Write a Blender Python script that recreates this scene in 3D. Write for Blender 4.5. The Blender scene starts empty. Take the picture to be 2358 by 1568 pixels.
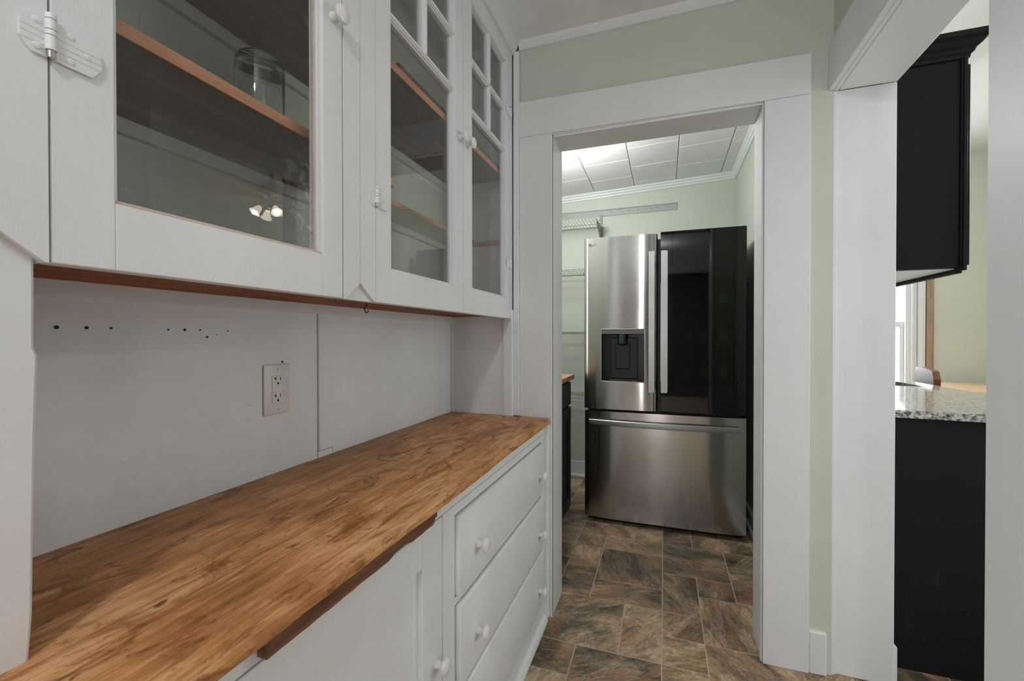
import bpy, bmesh, math, random
from mathutils import Vector, Matrix

# ------------------------------------------------------------------ camera, world, lights, exposure
S = bpy.context.scene
COL = S.collection
S.view_settings.view_transform = 'Standard'
S.view_settings.look = 'None'
S.view_settings.gamma = 1.0
S.view_settings.use_curve_mapping = False
S.view_settings.exposure = 0.38
S.cycles.use_denoising = True
S.cycles.max_bounces = 10
S.cycles.diffuse_bounces = 5
S.cycles.glossy_bounces = 5
S.cycles.transparent_max_bounces = 16
S.cycles.transmission_bounces = 8
S.cycles.sample_clamp_indirect = 4.0
S.cycles.caustics_reflective = False
S.cycles.caustics_refractive = False

cd = bpy.data.cameras.new('camera')
cam = bpy.data.objects.new('camera', cd)
COL.objects.link(cam)
cd.sensor_width = 36.0
cd.lens = 1000.0 / 2358 * 36.0
cd.clip_start = 0.02
Rm = [(9.43707377e-01, 3.30780799e-01, -6.71325254e-04),
      (-1.79670360e-03, 7.15540150e-03, 9.99972786e-01),
      (-3.30776600e-01, 9.43680488e-01, -7.34692023e-03)]
mw = Matrix(((Rm[0][0], Rm[1][0], -Rm[2][0], 0.0),
             (Rm[0][1], Rm[1][1], -Rm[2][1], 0.0),
             (Rm[0][2], Rm[1][2], -Rm[2][2], 1.145),
             (0, 0, 0, 1)))
cam.matrix_world = mw
S.camera = cam

W = bpy.data.worlds.new('World')
S.world = W
W.use_nodes = True
W.node_tree.nodes['Background'].inputs[0].default_value = (0.86, 0.93, 1.0, 1)
W.node_tree.nodes['Background'].inputs[1].default_value = 2.2


def point_light(name, loc, energy, col=(1, 1, 1), r=0.06):
    d = bpy.data.lights.new(name, 'POINT')
    d.energy = energy; d.color = col; d.shadow_soft_size = r
    o = bpy.data.objects.new(name, d); COL.objects.link(o); o.location = loc
    return o


def area_light(name, loc, rot, sx, sy, energy, col=(1, 1, 1)):
    d = bpy.data.lights.new(name, 'AREA')
    d.shape = 'RECTANGLE'; d.size = sx; d.size_y = sy
    d.energy = energy; d.color = col
    o = bpy.data.objects.new(name, d); COL.objects.link(o)
    o.location = loc; o.rotation_euler = rot
    return o


PI = math.pi
# pantry ceiling lamp just behind and above the camera
point_light('pantry_ceiling_lamp', (-0.12, -0.64, 2.20), 15.5, (0.92, 0.965, 1.0), 0.05)
# lamp on the ceiling of the refrigerator nook, left of the doorway
point_light('nook_ceiling_lamp', (-0.62, 2.50, 2.10), 19, (0.96, 0.98, 1.0), 0.09)
# fills and a streak strip added out of view, and daylight through the kitchen window
area_light('rear_ceiling_fill', (-1.3, -2.4, 2.33), (0, 0, 0), 0.9, 0.9, 55, (0.95, 0.98, 1.0))  # added overhead fill for the room behind the camera
area_light('rear_streak_strip', (-0.13, -3.58, 1.25), (PI / 2, 0, 0), 0.20, 1.9, 12, (1.0, 1.0, 1.0))  # added bright strip before the end wall, makes the streaks in the refrigerator steel
area_light('dining_side_fill', (2.44, -0.75, 0.85), (0, PI / 2, 0), 1.4, 1.6, 2.5, (0.90, 0.96, 1.0))  # added low fill from the dining side, no window stands there
area_light('kitchen_window_daylight', (1.70, 4.96, 1.5), (-PI / 2, 0, 0), 0.75, 1.2, 24, (0.95, 0.98, 1.0))
area_light('kitchen_side_fill', (2.77, 1.50, 1.30), (0, PI / 2, 0), 1.4, 1.3, 13, (0.91, 0.96, 1.0))  # added fill shining through the opening onto the recess, no window stands there

# ------------------------------------------------------------------ materials


def newmat(name):
    m = bpy.data.materials.new(name); m.use_nodes = True
    nt = m.node_tree
    return m, nt, nt.nodes['Principled BSDF']


def N(nt, typ, **kw):
    n = nt.nodes.new(typ)
    for k, v in kw.items():
        setattr(n, k, v)
    return n


def mapped(nt, scale=(1, 1, 1), rot=(0, 0, 0), obj=False):
    if obj:
        tc = N(nt, 'ShaderNodeTexCoord'); out = tc.outputs['Object']
    else:
        g = N(nt, 'ShaderNodeNewGeometry'); out = g.outputs['Position']
    mp = N(nt, 'ShaderNodeMapping')
    mp.inputs['Scale'].default_value = scale
    mp.inputs['Rotation'].default_value = rot
    nt.links.new(out, mp.inputs['Vector'])
    return mp.outputs['Vector']


def noise(nt, vec, scale, detail=4, rough=0.55, dist=0.0):
    n = N(nt, 'ShaderNodeTexNoise')
    n.inputs['Scale'].default_value = scale
    n.inputs['Detail'].default_value = detail
    n.inputs['Roughness'].default_value = rough
    n.inputs['Distortion'].default_value = dist
    nt.links.new(vec, n.inputs['Vector'])
    return n.outputs['Fac']


def ramp(nt, fac, stops, interp='LINEAR'):
    r = N(nt, 'ShaderNodeValToRGB')
    r.color_ramp.interpolation = interp
    el = r.color_ramp.elements
    while len(el) < len(stops):
        el.new(0.5)
    for e, (p, c) in zip(el, stops):
        e.position = p
        e.color = (c, c, c, 1) if isinstance(c, (int, float)) else (*c, 1)
    nt.links.new(fac, r.inputs['Fac'])
    return r.outputs['Color']


def mixc(nt, fac, a, b, mode='MIX'):
    m = N(nt, 'ShaderNodeMix', data_type='RGBA', blend_type=mode)
    for sock, v in ((m.inputs['Factor'], fac), (m.inputs[6], a), (m.inputs[7], b)):
        if isinstance(v, (int, float)):
            sock.default_value = v
        elif isinstance(v, tuple):
            sock.default_value = (*v, 1)
        else:
            nt.links.new(v, sock)
    return m.outputs[2]


def mth(nt, op, a, b=None, clamp=False):
    m = N(nt, 'ShaderNodeMath', operation=op); m.use_clamp = clamp
    for i, v in enumerate((a, b)):
        if v is None: continue
        if isinstance(v, (int, float)): m.inputs[i].default_value = v
        else: nt.links.new(v, m.inputs[i])
    return m.outputs[0]


def bump(nt, bs, h, strength, dist=0.002):
    b = N(nt, 'ShaderNodeBump')
    b.inputs['Strength'].default_value = strength
    b.inputs['Distance'].default_value = dist
    nt.links.new(h, b.inputs['Height'])
    nt.links.new(b.outputs['Normal'], bs.inputs['Normal'])


def paint(name, col, rough=0.42, bstr=0.25, brush=(60, 60, 8), dirt=0.10, spec=0.4):
    """brushed old paint: faint brush relief, faint grime"""
    m, nt, bs = newmat(name)
    v = mapped(nt)
    vb = mapped(nt, brush)
    n1 = noise(nt, v, 3.5, 6, 0.6)
    n2 = noise(nt, v, 28, 4, 0.7)
    f = ramp(nt, n1, [(0.30, 0.0), (0.75, 1.0)])
    dark = tuple(c * (1 - dirt) for c in col)
    c = mixc(nt, f, dark, col)
    sp = ramp(nt, n2, [(0.68, 0.0), (0.78, 1.0)])
    spk = mth(nt, 'MULTIPLY', sp, 0.10)
    c = mixc(nt, spk, c, tuple(c_ * 0.72 for c_ in col))
    nt.links.new(c, bs.inputs['Base Color'])
    bs.inputs['Roughness'].default_value = rough
    bs.inputs['Specular IOR Level'].default_value = spec
    nb = noise(nt, vb, 1.0, 5, 0.65)
    nl = noise(nt, v, 14, 3, 0.5)
    h = mth(nt, 'ADD', mth(nt, 'MULTIPLY', nb, 0.6), mth(nt, 'MULTIPLY', nl, 0.8))
    bump(nt, bs, h, bstr, 0.003)
    return m


def flat(name, col, rough=0.5, metal=0.0, spec=0.5):
    m, nt, bs = newmat(name)
    v = mapped(nt)
    n = noise(nt, v, 40, 4)
    c = mixc(nt, ramp(nt, n, [(0.3, 0.0), (0.7, 1.0)]), tuple(x * 0.9 for x in col), col)
    nt.links.new(c, bs.inputs['Base Color'])
    bs.inputs['Roughness'].default_value = rough
    bs.inputs['Metallic'].default_value = metal
    bs.inputs['Specular IOR Level'].default_value = spec
    return m


def wood(name, dark, mid, light, axis='Y', rough=0.5, sc=1.0, spec=0.35):
    m, nt, bs = newmat(name)
    s = {'X': (3, 55, 55), 'Y': (55, 3, 55), 'Z': (55, 55, 3)}[axis]
    v = mapped(nt, tuple(a * sc for a in s))
    n = noise(nt, v, 1.0, 8, 0.62, 0.6)
    s2 = {'X': (1.2, 9, 9), 'Y': (9, 1.2, 9), 'Z': (9, 9, 1.2)}[axis]
    n2 = noise(nt, mapped(nt, s2), 1.3, 4, 0.5, 1.2)
    f = mth(nt, 'ADD', mth(nt, 'MULTIPLY', n, 0.65), mth(nt, 'MULTIPLY', n2, 0.35))
    c = ramp(nt, f, [(0.34, dark), (0.5, mid), (0.66, light)])
    nt.links.new(c, bs.inputs['Base Color'])
    bs.inputs['Roughness'].default_value = rough
    bs.inputs['Specular IOR Level'].default_value = spec
    bump(nt, bs, n, 0.25, 0.001)
    return m


def counter_wood():
    m, nt, bs = newmat('worn_counter_wood')
    pos = mapped(nt)
    grain = noise(nt, mapped(nt, (70, 4.5, 70)), 1.0, 9, 0.68, 0.7)
    fine = noise(nt, mapped(nt, (260, 14, 260)), 1.0, 4, 0.6, 0.2)
    blot = noise(nt, mapped(nt, (10, 4.2, 10)), 1.0, 7, 0.68, 0.9)
    wide = noise(nt, mapped(nt, (5, 2.2, 5)), 1.0, 4, 0.55, 0.5)
    f = mth(nt, 'ADD', mth(nt, 'ADD', mth(nt, 'MULTIPLY', grain, 0.30), mth(nt, 'MULTIPLY', blot, 0.38)),
            mth(nt, 'ADD', mth(nt, 'MULTIPLY', fine, 0.14), mth(nt, 'MULTIPLY', wide, 0.18)))
    c = ramp(nt, f, [(0.34, (0.13, 0.048, 0.013)), (0.42, (0.34, 0.145, 0.045)), (0.48, (0.50, 0.218, 0.078)),
                     (0.545, (0.70, 0.36, 0.158)), (0.63, (0.78, 0.47, 0.245))])
    # orange-brown oil stains
    st = ramp(nt, noise(nt, mapped(nt, (13, 5, 13)), 1.0, 7, 0.7, 1.8), [(0.53, 0.0), (0.63, 1.0)])
    c = mixc(nt, mth(nt, 'MULTIPLY', st, 0.88), c, (0.23, 0.078, 0.015))
    st2 = ramp(nt, noise(nt, mapped(nt, (30, 14, 30)), 1.0, 6, 0.7, 2.2), [(0.60, 0.0), (0.68, 1.0)])
    c = mixc(nt, mth(nt, 'MULTIPLY', st2, 0.9), c, (0.13, 0.045, 0.010))
    pore = ramp(nt, noise(nt, mapped(nt, (190, 6, 190)), 1.0, 3, 0.6, 0.4), [(0.55, 0.0), (0.66, 1.0)])
    c = mixc(nt, mth(nt, 'MULTIPLY', pore, 0.6), c, (0.20, 0.075, 0.02))
    dk = ramp(nt, noise(nt, mapped(nt, (17, 11, 17)), 1.0, 7, 0.72, 1.0), [(0.60, 0.0), (0.70, 1.0)])
    c = mixc(nt, mth(nt, 'MULTIPLY', dk, 0.65), c, (0.15, 0.055, 0.014))
    # back edge: the cabinet's shadow, slightly painted into the wood colour
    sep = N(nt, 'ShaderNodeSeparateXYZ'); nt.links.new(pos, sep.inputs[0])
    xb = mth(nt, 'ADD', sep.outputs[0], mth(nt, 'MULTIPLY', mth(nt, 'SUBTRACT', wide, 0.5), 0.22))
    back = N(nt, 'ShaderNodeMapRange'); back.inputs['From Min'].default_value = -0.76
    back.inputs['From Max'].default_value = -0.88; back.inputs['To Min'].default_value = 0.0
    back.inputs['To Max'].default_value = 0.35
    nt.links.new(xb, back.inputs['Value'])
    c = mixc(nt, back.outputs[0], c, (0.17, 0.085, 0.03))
    # dark knots and dents
    kn = ramp(nt, noise(nt, mapped(nt, (24, 16, 24)), 1.0, 2, 0.5, 0.3), [(0.735, 0.0), (0.77, 1.0)])
    c = mixc(nt, mth(nt, 'MULTIPLY', kn, 0.8), c, (0.05, 0.02, 0.008))
    # water rings left by cups
    wob = noise(nt, mapped(nt, (18, 18, 18)), 1.0, 3, 0.6, 0.0)
    ringmask = ramp(nt, noise(nt, mapped(nt, (16, 16, 16)), 1.0, 3, 0.6), [(0.38, 0.0), (0.54, 1.0)])
    tot = None
    for (rx, ry, rr, k) in ((-0.60, 1.13, 0.052, 1.0), (-0.70, 1.02, 0.045, 1.0), (-0.655, 1.36, 0.036, 0.9), (-0.57, 1.30, 0.05, 0.9),
                            (-0.66, 0.80, 0.05, 0.9), (-0.60, 0.88, 0.045, 1.0), (-0.585, 0.275, 0.05, 0.7), (-0.75, 1.22, 0.04, 0.8)):
        cv = N(nt, 'ShaderNodeVectorMath', operation='DISTANCE')
        fl = N(nt, 'ShaderNodeCombineXYZ')
        nt.links.new(sep.outputs[0], fl.inputs[0]); nt.links.new(sep.outputs[1], fl.inputs[1])
        nt.links.new(fl.outputs[0], cv.inputs[0]); cv.inputs[1].default_value = (rx, ry, 0)
        d = mth(nt, 'ADD', cv.outputs['Value'], mth(nt, 'MULTIPLY', mth(nt, 'SUBTRACT', wob, 0.5), 0.022))
        a = mth(nt, 'ABSOLUTE', mth(nt, 'SUBTRACT', d, rr))
        r_ = mth(nt, 'MULTIPLY', mth(nt, 'SUBTRACT', 1.0, mth(nt, 'DIVIDE', a, 0.0060), True), k, True)
        tot = r_ if tot is None else mth(nt, 'MAXIMUM', tot, r_)
    tot = mth(nt, 'MULTIPLY', mth(nt, 'MULTIPLY', tot, ringmask), 0.85)
    c = mixc(nt, tot, c, (0.10, 0.035, 0.008))
    # pale scratches
    sc = ramp(nt, noise(nt, mapped(nt, (90, 7, 90), (0, 0, 0.5)), 1.0, 3, 0.5, 2.5), [(0.70, 0.0), (0.74, 1.0)])
    c = mixc(nt, mth(nt, 'MULTIPLY', sc, 0.35), c, (0.70, 0.46, 0.25))
    nt.links.new(c, bs.inputs['Base Color'])
    r = N(nt, 'ShaderNodeMapRange'); r.inputs['To Min'].default_value = 0.36; r.inputs['To Max'].default_value = 0.62
    nt.links.new(blot, r.inputs['Value']); nt.links.new(r.outputs[0], bs.inputs['Roughness'])
    bs.inputs['Specular IOR Level'].default_value = 0.35
    bump(nt, bs, mth(nt, 'ADD', grain, mth(nt, 'MULTIPLY', kn, -1.5)), 0.35, 0.0012)
    return m


def slate_tile():
    m, nt, bs = newmat('slate_look_vinyl')
    g = N(nt, 'ShaderNodeNewGeometry')
    oi = N(nt, 'ShaderNodeObjectInfo')
    rnd = oi.outputs['Random']
    vr = N(nt, 'ShaderNodeVectorRotate', rotation_type='Z_AXIS')
    nt.links.new(g.outputs['Position'], vr.inputs['Vector'])
    nt.links.new(mth(nt, 'ADD', mth(nt, 'MULTIPLY', rnd, 11.0), 0.35), vr.inputs['Angle'])
    off = N(nt, 'ShaderNodeCombineXYZ')
    nt.links.new(mth(nt, 'MULTIPLY', rnd, 37.0), off.inputs[0])
    nt.links.new(mth(nt, 'MULTIPLY', rnd, 91.0), off.inputs[1])
    ad = N(nt, 'ShaderNodeVectorMath', operation='ADD')
    nt.links.new(vr.outputs[0], ad.inputs[0]); nt.links.new(off.outputs[0], ad.inputs[1])

    def mp(s):
        q = N(nt, 'ShaderNodeMapping'); q.inputs['Scale'].default_value = s
        nt.links.new(ad.outputs[0], q.inputs['Vector']); return q.outputs[0]
    big = noise(nt, mp((3.2, 6.5, 3)), 1.0, 5, 0.6, 0.8)
    streak = noise(nt, mp((9, 34, 9)), 1.0, 9, 0.72, 1.1)
    fine = noise(nt, mp((60, 130, 60)), 1.0, 5, 0.7, 0.3)
    f = mth(nt, 'ADD', mth(nt, 'ADD', mth(nt, 'MULTIPLY', big, 0.42), mth(nt, 'MULTIPLY', streak, 0.32)),
            mth(nt, 'MULTIPLY', fine, 0.26))
    f = mth(nt, 'ADD', f, mth(nt, 'MULTIPLY', mth(nt, 'SUBTRACT', rnd, 0.5), 0.10))
    c = ramp(nt, f, [(0.39, (0.042, 0.038, 0.031)), (0.45, (0.135, 0.107, 0.076)), (0.50, (0.275, 0.19, 0.12)),
                     (0.55, (0.44, 0.32, 0.205)), (0.63, (0.60, 0.47, 0.325))])
    rust = ramp(nt, noise(nt, mp((4.5, 8, 4)), 1.0, 5, 0.6, 1.4), [(0.50, 0.0), (0.64, 1.0)])
    c = mixc(nt, mth(nt, 'MULTIPLY', rust, 0.55), c, mixc(nt, f, (0.16, 0.065, 0.022), (0.44, 0.22, 0.10)))
    moss = ramp(nt, noise(nt, mp((5, 6, 5)), 1.0, 4, 0.6, 0.8), [(0.56, 0.0), (0.68, 1.0)])
    c = mixc(nt, mth(nt, 'MULTIPLY', moss, 0.6), c, (0.070, 0.073, 0.058))
    vein = ramp(nt, noise(nt, mp((14, 52, 14)), 1.0, 8, 0.75, 2.0), [(0.36, 1.0), (0.43, 0.0)])
    c = mixc(nt, mth(nt, 'MULTIPLY', vein, 0.6), c, (0.035, 0.028, 0.020))
    nt.links.new(c, bs.inputs['Base Color'])
    bs.inputs['Roughness'].default_value = 0.5
    bs.inputs['Specular IOR Level'].default_value = 0.3
    bump(nt, bs, streak, 0.3, 0.002)
    return m


def steel(name, col=(0.60, 0.59, 0.575), rough=0.24, aniso=0.75):
    m, nt, bs = newmat(name)
    n = noise(nt, mapped(nt, (2.0, 2.0, 900)), 1.0, 3, 0.6)
    sm = noise(nt, mapped(nt, (7, 7, 5)), 1.0, 5, 0.65)
    c = mixc(nt, ramp(nt, n, [(0.3, 0.0), (0.7, 1.0)]), tuple(x * 0.93 for x in col), col)
    nt.links.new(c, bs.inputs['Base Color'])
    bs.inputs['Metallic'].default_value = 1.0
    r = N(nt, 'ShaderNodeMapRange'); r.inputs['To Min'].default_value = rough * 0.8; r.inputs['To Max'].default_value = rough * 1.25
    nt.links.new(sm, r.inputs['Value']); nt.links.new(r.outputs[0], bs.inputs['Roughness'])
    bs.inputs['Anisotropic'].default_value = aniso
    t = N(nt, 'ShaderNodeCombineXYZ'); t.inputs[2].default_value = 1.0
    nt.links.new(t.outputs[0], bs.inputs['Tangent'])
    w = noise(nt, mapped(nt, (8, 8, 0.9)), 1.0, 1, 0.4)
    bump(nt, bs, w, 0.07, 0.01)
    return m


def pane_glass(name, dirt=0.0, tint=(1, 1, 1), box=None):
    m, nt, bs = newmat(name)
    out = nt.nodes['Material Output']
    tr = N(nt, 'ShaderNodeBsdfTransparent'); tr.inputs[0].default_value = (*tint, 1)
    gl = N(nt, 'ShaderNodeBsdfGlossy'); gl.inputs['Roughness'].default_value = 0.0
    fr = N(nt, 'ShaderNodeFresnel'); ge = N(nt, 'ShaderNodeNewGeometry'); mi_ = N(nt, 'ShaderNodeMapRange')
    mi_.inputs['To Min'].default_value = 1.5; mi_.inputs['To Max'].default_value = 1 / 1.5   # same reflectance on both faces of the sheet
    nt.links.new(ge.outputs['Backfacing'], mi_.inputs['Value']); nt.links.new(mi_.outputs[0], fr.inputs['IOR'])
    mx = N(nt, 'ShaderNodeMixShader')
    nt.links.new(fr.outputs[0], mx.inputs[0]); nt.links.new(tr.outputs[0], mx.inputs[1]); nt.links.new(gl.outputs[0], mx.inputs[2])
    last = mx.outputs[0]
    if dirt > 0:
        df = N(nt, 'ShaderNodeBsdfDiffuse'); df.inputs[0].default_value = (0.7, 0.7, 0.7, 1)
        v = mapped(nt)
        sm = ramp(nt, noise(nt, v, 38, 8, 0.72, 2.0), [(0.52, 0.0), (0.74, 1.0)])
        spk = ramp(nt, noise(nt, v, 160, 2, 0.5), [(0.77, 0.0), (0.80, 1.0)])
        haze = noise(nt, v, 4, 3, 0.5)
        g = N(nt, 'ShaderNodeNewGeometry'); sep = N(nt, 'ShaderNodeSeparateXYZ')
        nt.links.new(g.outputs['Position'], sep.inputs[0])
        my = N(nt, 'ShaderNodeMapRange'); my.inputs['From Min'].default_value = 0.57; my.inputs['From Max'].default_value = 0.625
        mz = N(nt, 'ShaderNodeMapRange'); mz.inputs['From Min'].default_value = 1.52; mz.inputs['From Max'].default_value = 1.36
        nt.links.new(sep.outputs[1], my.inputs['Value']); nt.links.new(sep.outputs[2], mz.inputs['Value'])
        loc = mth(nt, 'MULTIPLY', my.outputs[0], mz.outputs[0])
        a = mth(nt, 'ADD', mth(nt, 'MULTIPLY', mth(nt, 'MULTIPLY', sm, loc), 0.55), mth(nt, 'MULTIPLY', spk, 0.25))
        a = mth(nt, 'ADD', a, mth(nt, 'MULTIPLY', haze, 0.03))
        a = mth(nt, 'MULTIPLY', a, dirt)
        m2 = N(nt, 'ShaderNodeMixShader')
        nt.links.new(a, m2.inputs[0]); nt.links.new(last, m2.inputs[1]); nt.links.new(df.outputs[0], m2.inputs[2])
        last = m2.outputs[0]
    nt.links.new(last, out.inputs['Surface'])
    return m


def granite():
    m, nt, bs = newmat('speckled_granite')
    v = mapped(nt)
    a = noise(nt, v, 85, 6, 0.75, 0.3)
    b = noise(nt, v, 40, 4, 0.65, 0.4)
    c = ramp(nt, a, [(0.38, (0.02, 0.02, 0.024)), (0.45, (0.22, 0.21, 0.20)), (0.54, (0.50, 0.48, 0.45)), (0.64, (0.68, 0.66, 0.63))])
    c = mixc(nt, ramp(nt, b, [(0.58, 0.0), (0.64, 1.0)]), c, (0.03, 0.03, 0.035))
    nt.links.new(c, bs.inputs['Base Color'])
    bs.inputs['Roughness'].default_value = 0.08
    return m


def emit(name, col, strength):
    m, nt, bs = newmat(name)
    bs.inputs['Base Color'].default_value = (*col, 1)
    bs.inputs['Emission Color'].default_value = (*col, 1)
    bs.inputs['Emission Strength'].default_value = strength
    return m


M_WHITE = paint('white_gloss_paint', (0.79, 0.80, 0.815), 0.38, 0.28, (70, 70, 8), 0.07)
M_WHITEH = paint('white_gloss_paint_rail', (0.79, 0.80, 0.815), 0.38, 0.30, (70, 8, 70), 0.07)
M_TRIM = paint('white_trim_paint', (0.78, 0.79, 0.80), 0.42, 0.16, (60, 60, 6), 0.06)
M_CEIL = paint('white_ceiling_paint', (0.86, 0.865, 0.875), 0.6, 0.5, (8, 90, 90), 0.06)
M_PANEL = paint('white_panel_paint', (0.80, 0.825, 0.85), 0.45, 0.22, (60, 6, 60), 0.14)
M_GREEN = paint('sage_green_wall_paint', (0.60, 0.63, 0.54), 0.55, 0.12, (20, 20, 20), 0.07)
M_REAR = paint('dark_end_wall_paint', (0.16, 0.15, 0.14), 0.6)
M_BLACKP = paint('black_cabinet_paint', (0.011, 0.011, 0.0115), 0.5, 0.10, (40, 40, 5), 0.2, 0.10)
M_NAVY = paint('dark_navy_cabinet_paint', (0.012, 0.016, 0.026), 0.4, 0.08, (40, 40, 5), 0.2)
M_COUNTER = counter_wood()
M_STAIN = wood('dark_stained_underside', (0.09, 0.026, 0.007), (0.27, 0.088, 0.024), (0.45, 0.18, 0.06), 'Y', 0.6, 1.0, 0.15)
M_SHELFU = wood('dark_walnut_shelf', (0.045, 0.024, 0.018), (0.10, 0.054, 0.040), (0.16, 0.09, 0.066), 'Y', 0.6, 0.7, 0.15)
M_RAWEDGE = wood('raw_fir_edge', (0.36, 0.15, 0.075), (0.50, 0.235, 0.125), (0.58, 0.30, 0.17), 'Y', 0.6)
M_BEAD = wood('bare_pale_bead', (0.50, 0.36, 0.28), (0.60, 0.46, 0.37), (0.68, 0.56, 0.47), 'Y', 0.6)
M_STRIP = wood('bare_dark_strip', (0.045, 0.018, 0.010), (0.15, 0.065, 0.035), (0.30, 0.14, 0.075), 'Y', 0.6)
M_BUTCHER = wood('butcher_block_top', (0.42, 0.20, 0.09), (0.55, 0.29, 0.14), (0.62, 0.36, 0.19), 'Y', 0.45)
M_TABLE = wood('light_oak_table', (0.45, 0.27, 0.15), (0.60, 0.40, 0.25), (0.70, 0.50, 0.33), 'X', 0.25)
M_CHAIR = wood('glossy_reddish_wood', (0.045, 0.014, 0.008), (0.12, 0.035, 0.015), (0.20, 0.06, 0.022), 'Z', 0.35, 1.0, 0.25)
M_BARE = wood('unpainted_board', (0.22, 0.14, 0.09), (0.36, 0.25, 0.17), (0.45, 0.33, 0.23), 'Z', 0.7)
M_TILE = slate_tile()
M_GROUT = flat('tan_grout', (0.46, 0.375, 0.27), 0.8)
M_CTILE = paint('white_ceiling_tile', (0.83, 0.83, 0.82), 0.7, 0.06, (30, 30, 30), 0.03)
M_CGAP = flat('ceiling_tile_gap', (0.45, 0.45, 0.43), 0.8)
M_STEEL = steel('brushed_stainless', (0.45, 0.44, 0.43), 0.15, 0.92)
M_STEELH = steel('satin_handle_steel', (0.37, 0.365, 0.36), 0.38, 0.4)
M_DARKSIDE = flat('dark_grey_appliance_side', (0.035, 0.034, 0.036), 0.45)
M_BLACK = flat('black_plastic', (0.007, 0.007, 0.008), 0.25, 0.0, 0.3)
M_CHARC = flat('charcoal_plastic', (0.020, 0.0195, 0.0195), 0.38, 0.0, 0.3)
M_NOZ = flat('glossy_dark_teal_plastic', (0.012, 0.022, 0.024), 0.12)
M_GREYP = flat('grey_bezel_plastic', (0.115, 0.11, 0.105), 0.4)
M_BGLASS = flat('black_mirror_glass', (0.003, 0.003, 0.004), 0.03, 0.0, 0.45)
M_TINT = pane_glass('smoked_window_glass', 0.0, (0.26, 0.32, 0.28))
M_GLASS = pane_glass('old_window_glass')
M_GLASSD = pane_glass('smudged_window_glass', 1.0)
M_PORC = flat('white_porcelain', (0.80, 0.79, 0.77), 0.12)
M_PLATE = flat('white_outlet_plastic', (0.74, 0.735, 0.725), 0.3)
M_SLOT = flat('dark_slot', (0.010, 0.010, 0.010), 0.8, 0.0, 0.1)
M_LOGO = flat('grey_logo', (0.16, 0.16, 0.165), 0.4)
M_WIRE = flat('white_coated_wire', (0.42, 0.43, 0.40), 0.45)
M_WIRED = flat('grey_wire_bracket', (0.30, 0.31, 0.28), 0.5)
M_NICK = flat('worn_nickel_pin', (0.55, 0.52, 0.48), 0.3, 1.0)
M_IRON = flat('dark_iron', (0.03, 0.026, 0.022), 0.5, 0.6)
M_HOLE = flat('old_nail_hole', (0.035, 0.032, 0.03), 0.9)
M_GRANITE = granite()
M_SINK = steel('dark_sink_steel', (0.25, 0.25, 0.25), 0.3, 0.0)
M_BOTTLE = flat('dark_green_bottle_glass', (0.02, 0.05, 0.03), 0.06)
M_LABEL = flat('pale_bottle_label', (0.60, 0.66, 0.58), 0.6)
M_CURT = flat('white_curtain_cloth', (0.72, 0.71, 0.74), 0.8)
M_FANM = flat('brushed_nickel_fan', (0.30, 0.29, 0.28), 0.35, 0.9)
M_BLADE = wood('pale_maple_fan_blade', (0.50, 0.40, 0.30), (0.60, 0.50, 0.38), (0.66, 0.56, 0.44), 'X', 0.35)
M_SHADE = emit('lit_frosted_shade', (1.0, 0.93, 0.80), 3.5)

mj, nt, bs = newmat('clear_jar_glass')
bs.inputs['Base Color'].default_value = (0.93, 0.97, 0.93, 1)
bs.inputs['Transmission Weight'].default_value = 1.0
bs.inputs['Roughness'].default_value = 0.0
bs.inputs['IOR'].default_value = 1.46
M_JAR = mj

# ------------------------------------------------------------------ mesh helpers


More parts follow.
